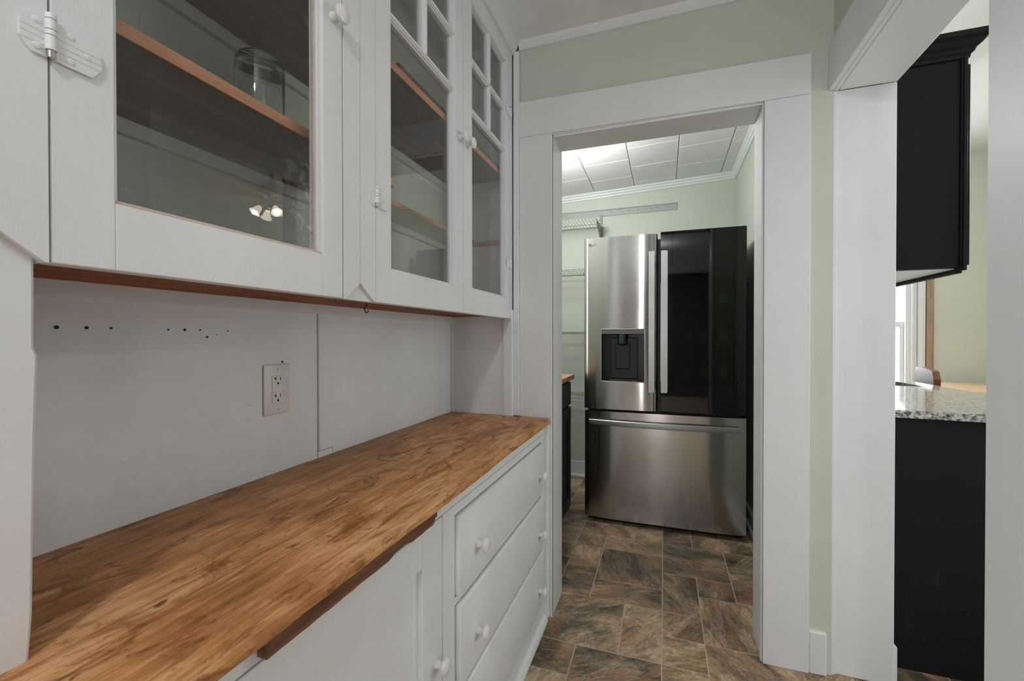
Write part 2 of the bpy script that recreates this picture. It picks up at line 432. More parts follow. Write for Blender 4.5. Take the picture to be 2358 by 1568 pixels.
class MB:
    def __init__(s):
        s.bm = bmesh.new()

    def box(s, x0, x1, y0, y1, z0, z1, bev=0.0, mi=0, seg=1):
        if x1 < x0: x0, x1 = x1, x0
        if y1 < y0: y0, y1 = y1, y0
        if z1 < z0: z0, z1 = z1, z0
        mat = Matrix.Translation(((x0 + x1) / 2, (y0 + y1) / 2, (z0 + z1) / 2)) @ Matrix.Diagonal((x1 - x0, y1 - y0, z1 - z0, 1))
        r = bmesh.ops.create_cube(s.bm, size=1.0, matrix=mat)
        vs = r['verts']
        fs = set(f for v in vs for f in v.link_faces)
        for f in fs: f.material_index = mi
        if bev > 0:
            es = set(e for v in vs for e in v.link_edges)
            q = bmesh.ops.bevel(s.bm, geom=list(es), offset=bev, segments=seg, affect='EDGES', profile=0.5, material=-1)
            for f in q['faces']: f.material_index = mi
        return s

    def prism(s, pts, axis, a0, a1, mi=0, capmi=None):
        """extrude a 2-D polygon; axis X: pts=(y,z), Y: (x,z), Z: (x,y)"""
        def P(p, a):
            return {'X': (a, p[0], p[1]), 'Y': (p[0], a, p[1]), 'Z': (p[0], p[1], a)}[axis]
        A = [s.bm.verts.new(P(p, a0)) for p in pts]
        B = [s.bm.verts.new(P(p, a1)) for p in pts]
        n = len(pts); new = []
        for i in range(n):
            f = s.bm.faces.new((A[i], A[(i + 1) % n], B[(i + 1) % n], B[i])); f.material_index = mi; new.append(f)
        for loop in (list(reversed(A)), B):
            f = s.bm.faces.new(loop); f.material_index = mi if capmi is None else capmi; new.append(f)
        bmesh.ops.recalc_face_normals(s.bm, faces=new)
        return s

    def lathe(s, prof, origin, axis='Z', seg=20, mi=0, flip=False):
        """prof: list of (radius, height along axis)"""
        o = Vector(origin); rings = []; new = []
        ax = {'X': (Vector((0, 1, 0)), Vector((0, 0, 1)), Vector((1, 0, 0))),
              'Y': (Vector((0, 0, 1)), Vector((1, 0, 0)), Vector((0, 1, 0))),
              'Z': (Vector((1, 0, 0)), Vector((0, 1, 0)), Vector((0, 0, 1)))}[axis]
        for r, h in prof:
            if r < 1e-6:
                rings.append([s.bm.verts.new(o + ax[2] * h)])
            else:
                rings.append([s.bm.verts.new(o + ax[2] * h + ax[0] * (r * math.cos(2 * PI * k / seg)) + ax[1] * (r * math.sin(2 * PI * k / seg))) for k in range(seg)])
        for a, b in zip(rings, rings[1:]):
            if len(a) == 1 and len(b) == 1: continue
            for k in range(seg):
                k2 = (k + 1) % seg
                if len(a) == 1: f = s.bm.faces.new((a[0], b[k2], b[k]))
                elif len(b) == 1: f = s.bm.faces.new((a[k], a[k2], b[0]))
                else: f = s.bm.faces.new((a[k], a[k2], b[k2], b[k]))
                f.smooth = True; f.material_index = mi; new.append(f)
        bmesh.ops.recalc_face_normals(s.bm, faces=new)
        return s

    def tube(s, pts, r, seg=8, mi=0, caps=True):
        pts = [Vector(p) for p in pts]; rings = []; new = []
        for i, p in enumerate(pts):
            d = (pts[min(i + 1, len(pts) - 1)] - pts[max(i - 1, 0)]).normalized()
            up = Vector((0, 0, 1)) if abs(d.z) < 0.9 else Vector((1, 0, 0))
            a = d.cross(up).normalized(); b = d.cross(a)
            rings.append([s.bm.verts.new(p + a * (r * math.cos(2 * PI * k / seg)) + b * (r * math.sin(2 * PI * k / seg))) for k in range(seg)])
        for A, B in zip(rings, rings[1:]):
            for k in range(seg):
                f = s.bm.faces.new((A[k], A[(k + 1) % seg], B[(k + 1) % seg], B[k])); f.smooth = True; f.material_index = mi; new.append(f)
        if caps:
            for L in (rings[0], rings[-1]):
                f = s.bm.faces.new(L); f.material_index = mi; new.append(f)
        bmesh.ops.recalc_face_normals(s.bm, faces=new)
        return s

    def mesh(s, name, mats, smooth=False):
        me = bpy.data.meshes.new(name)
        anysm = smooth or any(f.smooth for f in s.bm.faces)
        if smooth:
            for f in s.bm.faces: f.smooth = True
        s.bm.to_mesh(me); s.bm.free()
        for m in (mats if isinstance(mats, (list, tuple)) else [mats]): me.materials.append(m)
        if anysm: me.set_sharp_from_angle(angle=math.radians(38))
        return me

    def build(s, name, mats, parent=None, smooth=False):
        return link(name, s.mesh(name, mats, smooth), parent)


def link(name, me, parent=None, loc=None, rot=None):
    o = bpy.data.objects.new(name, me); COL.objects.link(o)
    if loc is not None: o.location = loc
    if rot is not None: o.rotation_euler = rot
    if parent is not None:
        o.parent = parent
        if parent.parent is None:          # parts sit in world coordinates; their own location stays zero
            o.matrix_parent_inverse = Matrix.Translation(-Vector(parent.location))
    return o


def tag(o, label, cat, group=None, kind=None):
    o['label'] = label; o['category'] = cat
    if group: o['group'] = group
    if kind: o['kind'] = kind
    return o


def thing(name, label, cat, loc, group=None, kind=None):
    o = bpy.data.objects.new(name, None); COL.objects.link(o)
    o.location = loc; o.empty_display_size = 0.05
    return tag(o, label, cat, group, kind)


def struct(name, mb, mat, label, cat, smooth=False):
    return tag(mb.build(name, mat, None, smooth), label, cat, None, 'structure')


# ------------------------------------------------------------------ key dimensions (metres; camera stands at x=0, y=0)
YW = 1.735      # green wall with the doorway
YC = 1.720      # face of its casing
ZC = 2.372      # ceiling
XB = -0.90      # back wall of the built-in
XF = -0.60      # face of the upper cabinet
XL = -0.455     # face of the lower cabinet
ZT = 0.817      # counter top

# ------------------------------------------------------------------ floor
fl = struct('floor', MB().box(-2.6, 3.4, -3.7, 5.2, -0.10, -0.0007), M_GROUT,
            'floor of brown slate-look tiles running from the pantry into the refrigerator nook', 'floor')
SX, SY, OX, OY = 0.1513, 0.1570, -0.0060, 1.7575
fixed = [(-3, -1, 5, 6), (-1, 0, 5, 7), (-3, -2, 4, 5), (-2, 0, 4, 5), (-2, 0, 2, 4), (-2, 0, 1, 2), (-4, -2, 3, 4), (-3, -2, 1, 3),
         (-5, -3, 1, 3), (-3, -1, -1, 1), (-1, 0, -1, 1), (-3, -2, -2, -1), (-2, 0, -3, -1), (-4, -2, -4, -2), (-4, -3, 4, 6), (-5, -4, 4, 6),
         (0, 1, 5, 7), (1, 3, 5, 6), (0, 2, 3, 5), (0, 1, 1, 3), (1, 2, 2, 3), (0, 1, 0, 1), (0, 1, -1, 0), (1, 3, 0, 2), (2, 3, 4, 5),
         (2, 3, 2, 4), (1, 3, -2, 0), (0, 1, -2, -1), (3, 4, -2, 0), (3, 5, -4, -2), (3, 4, 0, 1), (-4, -3, -1, 1), (-4, -3, -2, -1),
         (-6, -4, 8, 9), (-4, -3, 9, 10), (-4, -3, 10, 11)]
I0, I1, J0, J1 = -6, 9, -6, 12
used = set(); tiles = []
for t in fixed:
    cells = [(i, j) for i in range(t[0], t[1]) for j in range(t[2], t[3])]
    if any(c in used for c in cells): continue
    used.update(cells); tiles.append(t)
rg = random.Random(7)
for j in range(J0, J1):
    for i in range(I0, I1):
        if (i, j) in used: continue
        opts = [(2, 2), (2, 1), (1, 2), (1, 1)]
        rg.shuffle(opts)
        for (a, b) in opts + [(1, 1)]:
            cells = [(i + p, j + q) for p in range(a) for q in range(b)]
            if all(c not in used and c[0] < I1 and c[1] < J1 for c in cells):
                used.update(cells); tiles.append((i, i + a, j, j + b)); break
tile_mesh = {}
for (i0, i1, j0, j1) in tiles:
    key = (i1 - i0, j1 - j0)
    if key not in tile_mesh:
        w, d = key[0] * SX / 2 - 0.0021, key[1] * SY / 2 - 0.0021
        tile_mesh[key] = MB().box(-w, w, -d, d, -0.003, 0.0, 0.0006).mesh('tile', M_TILE)
    link('tile', tile_mesh[key], fl, (OX + (i0 + i1) / 2 * SX, OY + (j0 + j1) / 2 * SY, 0.0))

# ------------------------------------------------------------------ pantry shell
struct('ceiling', MB().box(-0.92, 0.62, -0.8, YW + 0.12, ZC, ZC + 0.1), M_CEIL, 'grey-white painted pantry ceiling above the glass-door cabinet', 'ceiling')
wl = struct('wall_left', MB().box(XB - 0.12, XB, 0.08, YW + 0.12, 0, ZC), M_GREEN, 'green pantry wall behind the built-in cabinets', 'wall')
MB().box(XB, XB + 0.012, 0.25, 0.936, ZT - 0.005, 1.236, 0.001).build('panel', M_PANEL, wl)
MB().box(XB, XB + 0.012, 0.994, 1.73, ZT - 0.005, 1.236, 0.001).build('panel', M_PANEL, wl)
MB().box(XB, XB + 0.017, 0.938, 0.992, 0.836, 1.236, 0.0015).build('batten', M_PANEL, wl)
MB().box(XB, XB + 0.013, 0.938, 0.992, ZT - 0.005, 0.834, 0.0015).build('batten', M_PANEL, wl)
MB().box(XB, XB + 0.024, 0.25, 1.73, 1.208, 1.24, 0.002).build('top_rail', M_PANEL, wl)
MB().box(XB, XB + 0.0145, 0.25, 0.655, 1.133, 1.21, 0.0008).build('shadow_band_board', M_PANEL, wl)  # thin board standing in for the cabinet's shadow band on the panel
MB().box(XB, XB + 0.026, 1.712, 1.732, 0.83, 1.215, 0.003).build('corner_strip', M_PANEL, wl)
hb = MB()
for (y, z, r) in ((0.400, 1.161, 0.0030), (0.437, 1.161, 0.0026), (0.470, 1.161, 0.0020), (0.560, 1.160, 0.0018), (0.590, 1.160, 0.0026), (0.620, 1.160, 0.0016),
                  (0.634, 1.146, 0.0022), (0.68, 1.159, 0.0009), (0.655, 1.151, 0.001)):
    hb.lathe([(r, 0.0), (r, 0.0158), (0, 0.0158)], (XB, y, z), 'X', 8)
hb.lathe([(0.003, 0.0), (0.003, 0.0128), (0, 0.0128)], (XB, 0.822, 1.085), 'X', 8)
o = hb.build('nail_hole', M_HOLE, wl)
rg2 = random.Random(3)
hd = MB()
for k in range(5):
    y, z = [(0.728, 1.138), (0.732, 0.995), (0.735, 0.88), (0.73, 0.958), (0.49, 0.93)][k]
    hd.lathe([(0.0055, 0.0), (0.0055, 0.0122), (0.0045, 0.0130), (0, 0.0132)], (XB, y, z), 'X', 14)
hd.build('filled_screw_head', M_PANEL, wl)

# far wall with the doorway
wf = MB()
DX0, DX1, DZ = -0.43, 0.328, 1.972
wf.box(XB - 0.12, DX0 - 0.012, YW, 1.895, 0, ZC)
wf.box(DX1 + 0.012, 0.535, YW, 1.895, 0, ZC)
wf.box(DX0 - 0.012, DX1 + 0.012, YW, 1.895, DZ + 0.012, ZC)
struct('wall_far', wf, M_GREEN, 'sage green wall around the doorway to the refrigerator', 'wall')
cs = thing('trim_1', 'wide white door casing around the opening to the refrigerator nook', 'door casing', (-0.05, YC, 0), None, 'structure')
MB().box(-0.570, DX0, YC, YW, 0, 1.974, 0.0015).build('left_board', M_TRIM, cs)
MB().box(DX1, 0.466, YC, YW, 0, 1.966, 0.0015).build('right_board', M_TRIM, cs)
MB().prism([(-0.570, 1.9745), (DX1, 1.9665), (0.466, 1.9665), (0.466, 2.101), (-0.570, 2.119)], 'Y', YC - 0.001, YW).build('head_board', M_TRIM, cs)
MB().box(DX0 - 0.014, DX0, YC + 0.004, 1.90, 0, 1.985, 0.001).build('left_jamb', M_TRIM, cs)
MB().box(DX1, DX1 + 0.014, YC + 0.004, 1.90, 0, 1.985, 0.001).build('right_jamb', M_TRIM, cs)
MB().box(DX0, DX1, YC + 0.006, 1.90, 1.968, 1.984, 0.001).build('head_jamb', M_TRIM, cs)
MB().box(DX0, DX1, YC + 0.012, YC + 0.022, 1.960, 1.970, 0.001).build('stop_bead', M_TRIM, cs)
MB().box(DX1 - 0.006, DX1 + 0.002, YC + 0.010, YC + 0.020, 0, 1.966, 0.001).build('side_bead', M_TRIM, cs)

# cove strip where the far wall meets the ceiling
struct('trim_2', MB().prism([(YW + 0.001, 2.338), (YW - 0.010, 2.340), (YW - 0.020, 2.352), (YW - 0.022, ZC), (YW + 0.001, ZC)], 'X', -0.572, 0.535), M_TRIM,
       'thin white cove strip along the ceiling over the doorway', 'ceiling trim')

# right wall of the pantry with the wide opening to the kitchen
OY0 = 0.967
wr = MB()
wr.box(0.535, 0.70, OY0 - 0.02, YW + 0.02, 2.05, ZC)
struct('wall_right', wr, M_GREEN, 'green pantry wall above the white-cased kitchen opening', 'wall')
struct('wall_right_near', MB().box(0.535, 0.70, 0.55, OY0 - 0.0205, 0, ZC), M_TRIM, 'white wall on the near side of the kitchen opening', 'wall')
ko = thing('trim_3', 'heavy white cased opening between the pantry and the kitchen', 'door casing', (0.6, 1.4, 0), None, 'structure')
MB().box(0.518, 0.536, 0.60, OY0, 0, 2.126, 0.002).build('near_board', M_TRIM, ko)
MB().box(0.518, 0.536, OY0 + 0.0005, YW - 0.001, 1.972, 2.126, 0.002).build('head_board', M_TRIM, ko)
MB().box(0.527, 0.546, 1.738, 1.850, 0, 1.970, 0.002).build('edge_board', M_TRIM, ko)
MB().box(0.547, 0.712, 1.748, 1.848, 0, 1.974, 0.002).build('far_jamb', M_TRIM, ko)
MB().box(0.5355, 0.550, OY0 - 0.02, 1.750, 1.972, 2.05, 0.002).build('head_strip', M_TRIM, ko)
MB().box(0.553, 0.712, OY0 - 0.02, 1.750, 1.975, 2.05, 0.002).build('head_jamb', M_TRIM, ko)
MB().box(0.712, 0.722, OY0 - 0.12, 1.850, 1.985, 2.10, 0.002).build('kitchen_head', M_TRIM, ko)
MB().box(0.536, 0.700, OY0 - 0.018, OY0, 0, 1.975, 0.001).build('near_jamb', M_TRIM, ko)
MB().prism([(1.752, 0.0), (1.848, 0.0), (1.848, 0.127), (1.752, 0.127)], 'X', 0.7115, 0.722).build('plinth', M_TRIM, ko)
# baseboard scrap between the casing and the kitchen opening
struct('baseboard_far', MB().box(0.4665, 0.519, YW - 0.014, YW + 0.005, 0, 0.145, 0.004), M_TRIM, 'short stub of white baseboard squeezed beside the doorway casing', 'baseboard')

# left wall in front of the column and the room behind the camera
struct('wall_near', MB().box(-0.74, -0.62, -0.8, 0.08, 0, ZC), M_TRIM, 'white wall beside the camera in front of the built-in', 'wall')
rr = MB()
rr.box(-2.5, -2.4, -3.6, -0.8, 0, ZC); rr.box(2.45, 2.55, -3.6, 0.52, 0, ZC); rr.box(0.70, 2.55, 0.55, 0.65, 0, ZC)
rr.box(-2.4, -0.62, -0.9, -0.8, 0, ZC);
struct('wall_rear_end', MB().box(-2.5, 2.5, -3.7, -3.6, 0, ZC), M_REAR, 'darker end wall of the room behind the camera', 'wall')
struct('wall_rear', rr, M_TRIM, 'pale walls of the room behind the camera', 'wall')
struct('ceiling', MB().prism([(-2.5, -3.7), (2.55, -3.7), (2.55, 0.65), (0.62, 0.65), (0.62, -0.8), (-2.5, -0.8)], 'Z', ZC, ZC + 0.1), M_CEIL, 'ceiling of the room behind the camera', 'ceiling')

# ------------------------------------------------------------------ refrigerator nook
NX0, NX1, NYB = -1.25, 0.50, 3.58
nb = struct('wall_nook_back', MB().box(NX0 - 0.1, NX1 + 0.1, NYB, NYB + 0.1, 0, 2.45), M_GREEN, 'pale green wall behind the refrigerator', 'wall')
struct('wall_nook_right', MB().box(NX1, 0.62, 1.896, NYB, 0, 2.45), M_GREEN, 'green wall right of the refrigerator', 'wall')
struct('wall_nook_left', MB().box(NX0 - 0.1, NX0, 1.896, NYB, 0, 2.45), M_GREEN, 'green wall hidden left of the doorway', 'wall')


def zc(x): return 2.368 + 0.042 * (x - 0.5)


cl = struct('ceiling', MB().prism([(NX0, zc(NX0) + 0.003), (NX1, zc(NX1) + 0.003), (NX1, 2.46), (NX0, 2.46)], 'Y', 1.896, NYB), M_CGAP,
            'square-tiled white ceiling above the refrigerator', 'ceiling')
TW, TL = 0.3075, 0.315
tilt = math.atan(0.042)
cm = MB().box(-TW / 2 + 0.002, TW / 2 - 0.002, -TL / 2 + 0.002, TL / 2 - 0.002, 0, 0.012, 0.003).mesh('ceiling_tile', M_CTILE)
cut = {}
for c in range(-4, 1):
    xa = 0.392 + TW * (c - 0); xb = xa + TW
    y = {0: 2.70, -1: 2.95, -2: 2.83, -3: 3.0, -4: 2.9}[c] - 4 * TL
    while y < NYB:
        y0, y1, x0, x1 = max(y, 1.9), min(y + TL, NYB), max(xa, NX0), min(xb, NX1)
        if y1 - y0 > 0.02 and x1 - x0 > 0.02:
            if (y1 - y0) > TL - 1e-4 and (x1 - x0) > TW - 1e-4:
                me = cm
            else:
                w, d = (x1 - x0) / 2 - 0.002, (y1 - y0) / 2 - 0.002
                me = MB().box(-w, w, -d, d, 0, 0.012, 0.003).mesh('ceiling_tile', M_CTILE)
            link('ceiling_tile', me, cl, ((x0 + x1) / 2, (y0 + y1) / 2, zc((x0 + x1) / 2) - 0.006), (0, -tilt, 0))
        y += TL


def crown_poly(s=1.0):
    return [(0.0, 0.0), (0.0, -0.052), (-0.010, -0.052), (-0.012, -0.040), (-0.022, -0.034), (-0.026, -0.022), (-0.036, -0.016), (-0.038, 0.0)]


t4 = MB()
pr = crown_poly()
A = [t4.bm.verts.new((NX0, NYB + p[0], zc(NX0) + p[1])) for p in pr]
B = [t4.bm.verts.new((NX1, NYB + p[0], zc(NX1) + p[1])) for p in pr]
fsn = [t4.bm.faces.new((A[i], A[(i + 1) % 8], B[(i + 1) % 8], B[i])) for i in range(8)] + [t4.bm.faces.new(A), t4.bm.faces.new(B)]
bmesh.ops.recalc_face_normals(t4.bm, faces=fsn)
struct('trim_4', t4, M_TRIM, 'white crown moulding over the back wall of the nook', 'ceiling trim')
struct('trim_5', MB().prism([(NX1 + p[0], 2.368 + p[1]) for p in pr], 'Y', 1.9, NYB), M_TRIM, 'white crown moulding along the right wall of the nook', 'ceiling trim')
bb = MB().box(NX0, NX1, NYB - 0.016, NYB, 0.0, 0.122, 0.003)
bb.prism([(NYB - 0.016, 0.0), (NYB - 0.030, 0.0), (NYB - 0.027, 0.010), (NYB - 0.016, 0.017)], 'X', NX0, NX1)
struct('baseboard_nook_back', bb, M_TRIM, 'white baseboard behind the refrigerator', 'baseboard')
bb = MB().box(NX1 - 0.016, NX1, 1.9, NYB - 0.03, 0.0, 0.10, 0.003)
bb.box(NX1 - 0.028, NX1 - 0.014, 1.9, NYB - 0.03, 0.0, 0.022, 0.004)
struct('baseboard_nook_right', bb, M_TRIM, 'white baseboard right of the refrigerator', 'baseboard')

# ------------------------------------------------------------------ kitchen shell
KX1, KY1, KZ = 2.80, 4.85, 2.735
kb = MB()
WX0, WX1, WZ0, WZ1 = 1.42, 2.085, 0.72, 2.05
kb.box(0.5, WX0, KY1, KY1 + 0.12, 0, KZ); kb.box(WX1, KX1 + 0.1, KY1, KY1 + 0.12, 0, KZ)
kb.box(WX0, WX1, KY1, KY1 + 0.12, 0, WZ0); kb.box(WX0, WX1, KY1, KY1 + 0.12, WZ1, KZ)
struct('wall_kitchen_back', kb, M_GREEN, 'green kitchen wall with the window beyond the counter', 'wall')
struct('wall_kitchen_right', MB().box(KX1, KX1 + 0.1, 0.65, KY1, 0, KZ), M_GREEN, 'green kitchen wall at the end of the oak table', 'wall')
struct('wall_kitchen_left', MB().box(0.50, 0.62, NYB + 0.1, KY1, 0, KZ), M_GREEN, 'kitchen wall behind the black wall cabinet', 'wall')
struct('ceiling', MB().box(0.5, KX1 + 0.1, 0.65, KY1 + 0.1, KZ, KZ + 0.1), M_CTILE, 'white kitchen ceiling above the black wall cabinet', 'ceiling')
struct('trim_6', MB().prism([(KX1, KZ), (KX1, KZ - 0.05), (KX1 - 0.012, KZ - 0.05), (KX1 - 0.03, KZ)], 'Y', 0.65, KY1), M_TRIM, 'white crown moulding at the kitchen ceiling edge', 'ceiling trim')
wn = thing('window_1', 'white sash window with bright daylight beyond the granite counter', 'window', (1.7, KY1, WZ0), None, 'structure')
f = MB()
f.box(WX0, WX0 + 0.04, KY1 - 0.01, KY1 + 0.10, WZ0, WZ1, 0.002); f.box(WX1 - 0.045, WX1, KY1 - 0.01, KY1 + 0.10, WZ0, WZ1, 0.002)
f.box(WX0, WX1, KY1 - 0.01, KY1 + 0.10, WZ1 - 0.04, WZ1, 0.002); f.box(WX0, WX1, KY1 - 0.03, KY1 + 0.10, WZ0, WZ0 + 0.04, 0.002)
f.box(WX0, WX1, KY1 + 0.02, KY1 + 0.06, 1.235, 1.285, 0.002); f.box(WX1 - 0.075, WX1 - 0.045, KY1 + 0.02, KY1 + 0.06, WZ0, 1.24, 0.002)
f.build('sash_frame', M_TRIM, wn)
MB().box(WX0 + 0.03, WX1 - 0.03, KY1 + 0.040, KY1 + 0.044, WZ0 + 0.02, 1.25).build('pane', M_GLASS, wn)
MB().box(WX0 + 0.03, WX1 - 0.03, KY1 + 0.070, KY1 + 0.074, 1.25, WZ1 - 0.02).build('pane', M_GLASS, wn)
c = MB()
for (a, b, d) in ((2.075, 2.098, 0.030), (2.099, 2.118, 0.020), (2.119, 2.158, 0.036), (2.159, 2.176, 0.028)):
    c.box(a, b, KY1 - d, KY1, 0.62, 2.15, 0.004)
c.box(WX0 - 0.14, 2.175, KY1 - 0.03, KY1, WZ1, WZ1 + 0.12, 0.004)
c.build('casing', M_TRIM, wn)
struct('trim_7', MB().box(2.185, 2.238, KY1 - 0.022, KY1, 0.3, 2.2, 0.002), M_BARE, 'unpainted brown upright board beside the window casing', 'board')

# ------------------------------------------------------------------ built-in: column on the counter
cv = MB()
zs = [ZT, 0.86, 0.95, 1.05, 1.10, 1.125, 1.135, 1.15, 1.20, 1.27]
ye = [0.2525, 0.2555, 0.257, 0.259, 0.2605, 0.2615, 0.2585, 0.2585, 0.259, 0.259]
ring = []
for z, y in zip(zs, ye):
    ring.append([cv.bm.verts.new(p) for p in ((XB, 0.10, z), (XF - 0.009, 0.10, z), (XF - 0.009, y - 0.003, z), (XF - 0.012, y, z), (XB, y, z))])
for a, b in zip(ring, ring[1:]):
    for k in range(5):
        cv.bm.faces.new((a[k], a[(k + 1) % 5], b[(k + 1) % 5], b[k]))
cv.bm.faces.new(ring[0]); cv.bm.faces.new(ring[-1])
bmesh.ops.recalc_face_normals(cv.bm, faces=list(cv.bm.faces))
M_COL = paint('lumpy_white_post_paint', (0.80, 0.805, 0.81), 0.4, 0.45, (12, 12, 22), 0.07)
struct('trim_8', cv, M_COL, 'lumpy white painted post standing on the near end of the wooden counter', 'post')
pe = MB()
pe.box(XB, -0.636, 1.7135, YC + 0.012, ZT, 1.24, 0.001)
pe.box(-0.637, -0.594, 1.702, YC + 0.012, ZT - 0.002, 1.26, 0.004, 0, 2)
pe.box(-0.594, -0.5705, 1.712, YC + 0.012, ZT + 0.001, 2.33, 0.002)
struct('trim_9', pe, M_PANEL, 'white end panel and narrow post closing the far end of the counter', 'post')

# ------------------------------------------------------------------ upper cabinet
uc = thing('wall_cabinet', 'white built-in wall cabinet with three glass doors above the wooden counter', 'cabinet', (-0.75, 1.0, 1.22))
MB().box(XB, -0.622, 0.255, 1.7125, 1.2335, 1.2515, 0.0008).build('bottom_board', M_STAIN, uc)
MB().box(XB, -0.622, 1.7128, 1.733, 1.2405, ZC).build('end_panel', M_PANEL, uc)
MB().box(XB, -0.615, 0.235, 0.2545, 1.2705, ZC).build('near_panel', M_PANEL, uc)
ff = MB()


def stile(y0, ym, y1, left=True, right=True):
    """pair of boards whose feet are cut at 45 degrees over a recessed triangle"""
    if left:
        ff.prism([(y0, 1.2225), (y0 + 0.003, 1.2225), (ym - 0.0006, 1.2225 + (ym - y0) * 0.72), (ym - 0.0006, ZC - 0.04), (y0, ZC - 0.04)], 'X', XF - 0.022, XF + 0.001)
    if right:
        ff.prism([(y1, 1.2225), (y1 - 0.003, 1.2225), (ym + 0.0006, 1.2225 + (y1 - ym) * 0.72), (ym + 0.0006, ZC - 0.04), (y1, ZC - 0.04)], 'X', XF - 0.022, XF + 0.001)
    if y0 > 0.3: ff.prism([(y0, 1.2225), (y1, 1.2225), (ym, 1.30)], 'X', XF - 0.022, XF - 0.008)


stile(0.165, 0.215, 0.2655)
stile(0.7035, 0.7525, 0.8025)
ff.prism([(1.683, 1.2225), (1.700, 1.2225), (1.7115, 1.250), (1.7115, ZC - 0.04), (1.683, ZC - 0.04)], 'X', XF - 0.022, XF + 0.001)
ff.box(XF - 0.022, XF, 0.165, 1.712, 2.315, ZC, 0.001)
ff.build('face_frame', M_WHITE, uc)
cr = MB()
cr.prism([(XF, 2.318), (XF + 0.010, 2.318), (XF + 0.012, 2.330), (XF + 0.022, 2.342), (XF + 0.026, 2.356), (XF + 0.033, 2.360), (XF + 0.033, ZC), (XF, ZC)], 'Y', 0.165, 1.716)
cr.build('crown', M_WHITEH, uc)


def shelf(y0, y1, z0, z1, xf, mats=(M_SHELFU, M_RAWEDGE)):
    s = MB()
    s.box(XB, xf - 0.002, y0, y1, z0, z1)
    s.box(xf - 0.002, xf, y0, y1, z0, z1, 0.0006, 1)
    return s.build('shelf', list(mats), uc)


shelf(0.256, 0.945, 1.527, 1.546, -0.648)
shelf(0.256, 1.711, 1.805, 1.826, -0.632)
s = MB().box(-0.70, -0.636, 0.95, 1.711, 1.8262, 1.842).build('shelf_lip', M_SHELFU, uc)
shelf(0.95, 1.711, 1.545, 1.560, -0.772, (M_GREEN, M_RAWEDGE))
MB().box(-0.770, -0.63, 1.700, 1.7125, 1.535, 1.552, 0.001).build('shelf_cleat', M_RAWEDGE, uc)
MB().box(XB, XB + 0.015, 0.256, 0.945, 1.500, 1.5265, 0.001).build('shelf_cleat', M_GREEN, uc)
MB().box(XB, XB + 0.015, 0.256, 1.711, 1.778, 1.8045, 0.001).build('shelf_cleat', M_GREEN, uc)
MB().box(XB, XB + 0.015, 0.946, 1.711, 1.520, 1.5445, 0.001).build('shelf_cleat', M_GREEN, uc)
MB().box(XB, XB + 0.015, 0.256, 1.711, 1.2525, 1.28, 0.001).build('shelf_cleat', M_GREEN, uc)

knob_me = MB().lathe([(0, 0), (0.0095, 0), (0.0098, 0.004), (0.0075, 0.010), (0.0082, 0.013), (0.0145, 0.017), (0.0176, 0.0205), (0.0178, 0.0225),
                      (0.0160, 0.0265), (0.011, 0.0290), (0.005, 0.0300), (0, 0.0302)], (0, 0, 0), 'X', 24).mesh('knob', M_PORC)


def hinge_mesh():
    h = MB()
    h.prism([(-0.002, 0.020), (-0.014, 0.020), (-0.0175, 0.017), (-0.0205, 0.013), (-0.0230, 0.009), (-0.0230, -0.009), (-0.0205, -0.012), (-0.0180, -0.016), (-0.014, -0.020), (-0.002, -0.020)], 'X', 0, 0.0020)
    h.prism([(0.002, 0.020), (0.035, 0.020), (0.041, 0.013), (0.044, 0.006), (0.0445, -0.004), (0.042, -0.010), (0.039, -0.015), (0.035, -0.020), (0.002, -0.020)], 'X', 0, 0.0020)
    for zz in (0.0065, 0.0, -0.0065):
        h.box(0.0019, 0.0024, -0.0225, -0.003, zz - 0.0029, zz + 0.0029, 0.0002)
        h.box(0.0019, 0.0024, 0.004, 0.0435, zz - 0.0029, zz + 0.0029, 0.0002)
    for (a, b) in ((0.0195, 0.0245), (0.0085, 0.0185), (0.0028, 0.0075), (-0.0125, 0.0018)):
        h.lathe([(0, a), (0.0046, a), (0.0046, b), (0, b)], (0.004, 0, 0), 'Z', 14)
    h.lathe([(0, -0.0205), (0.0034, -0.0200), (0.0034, -0.0125)], (0.004, 0, 0), 'Z', 14, 1)
    for (y, z) in ((-0.010, 0.0135), (-0.010, -0.0125), (0.0165, 0.0125), (0.0165, -0.0135), (0.031, -0.0005)):
        h.lathe([(0.0038, 0.0018), (0.0035, 0.0027), (0.002, 0.0033), (0, 0.0035)], (0, y, z), 'X', 12)
    return h.mesh('hinge', [M_WHITE, M_NICK])


hinge_me = hinge_mesh()


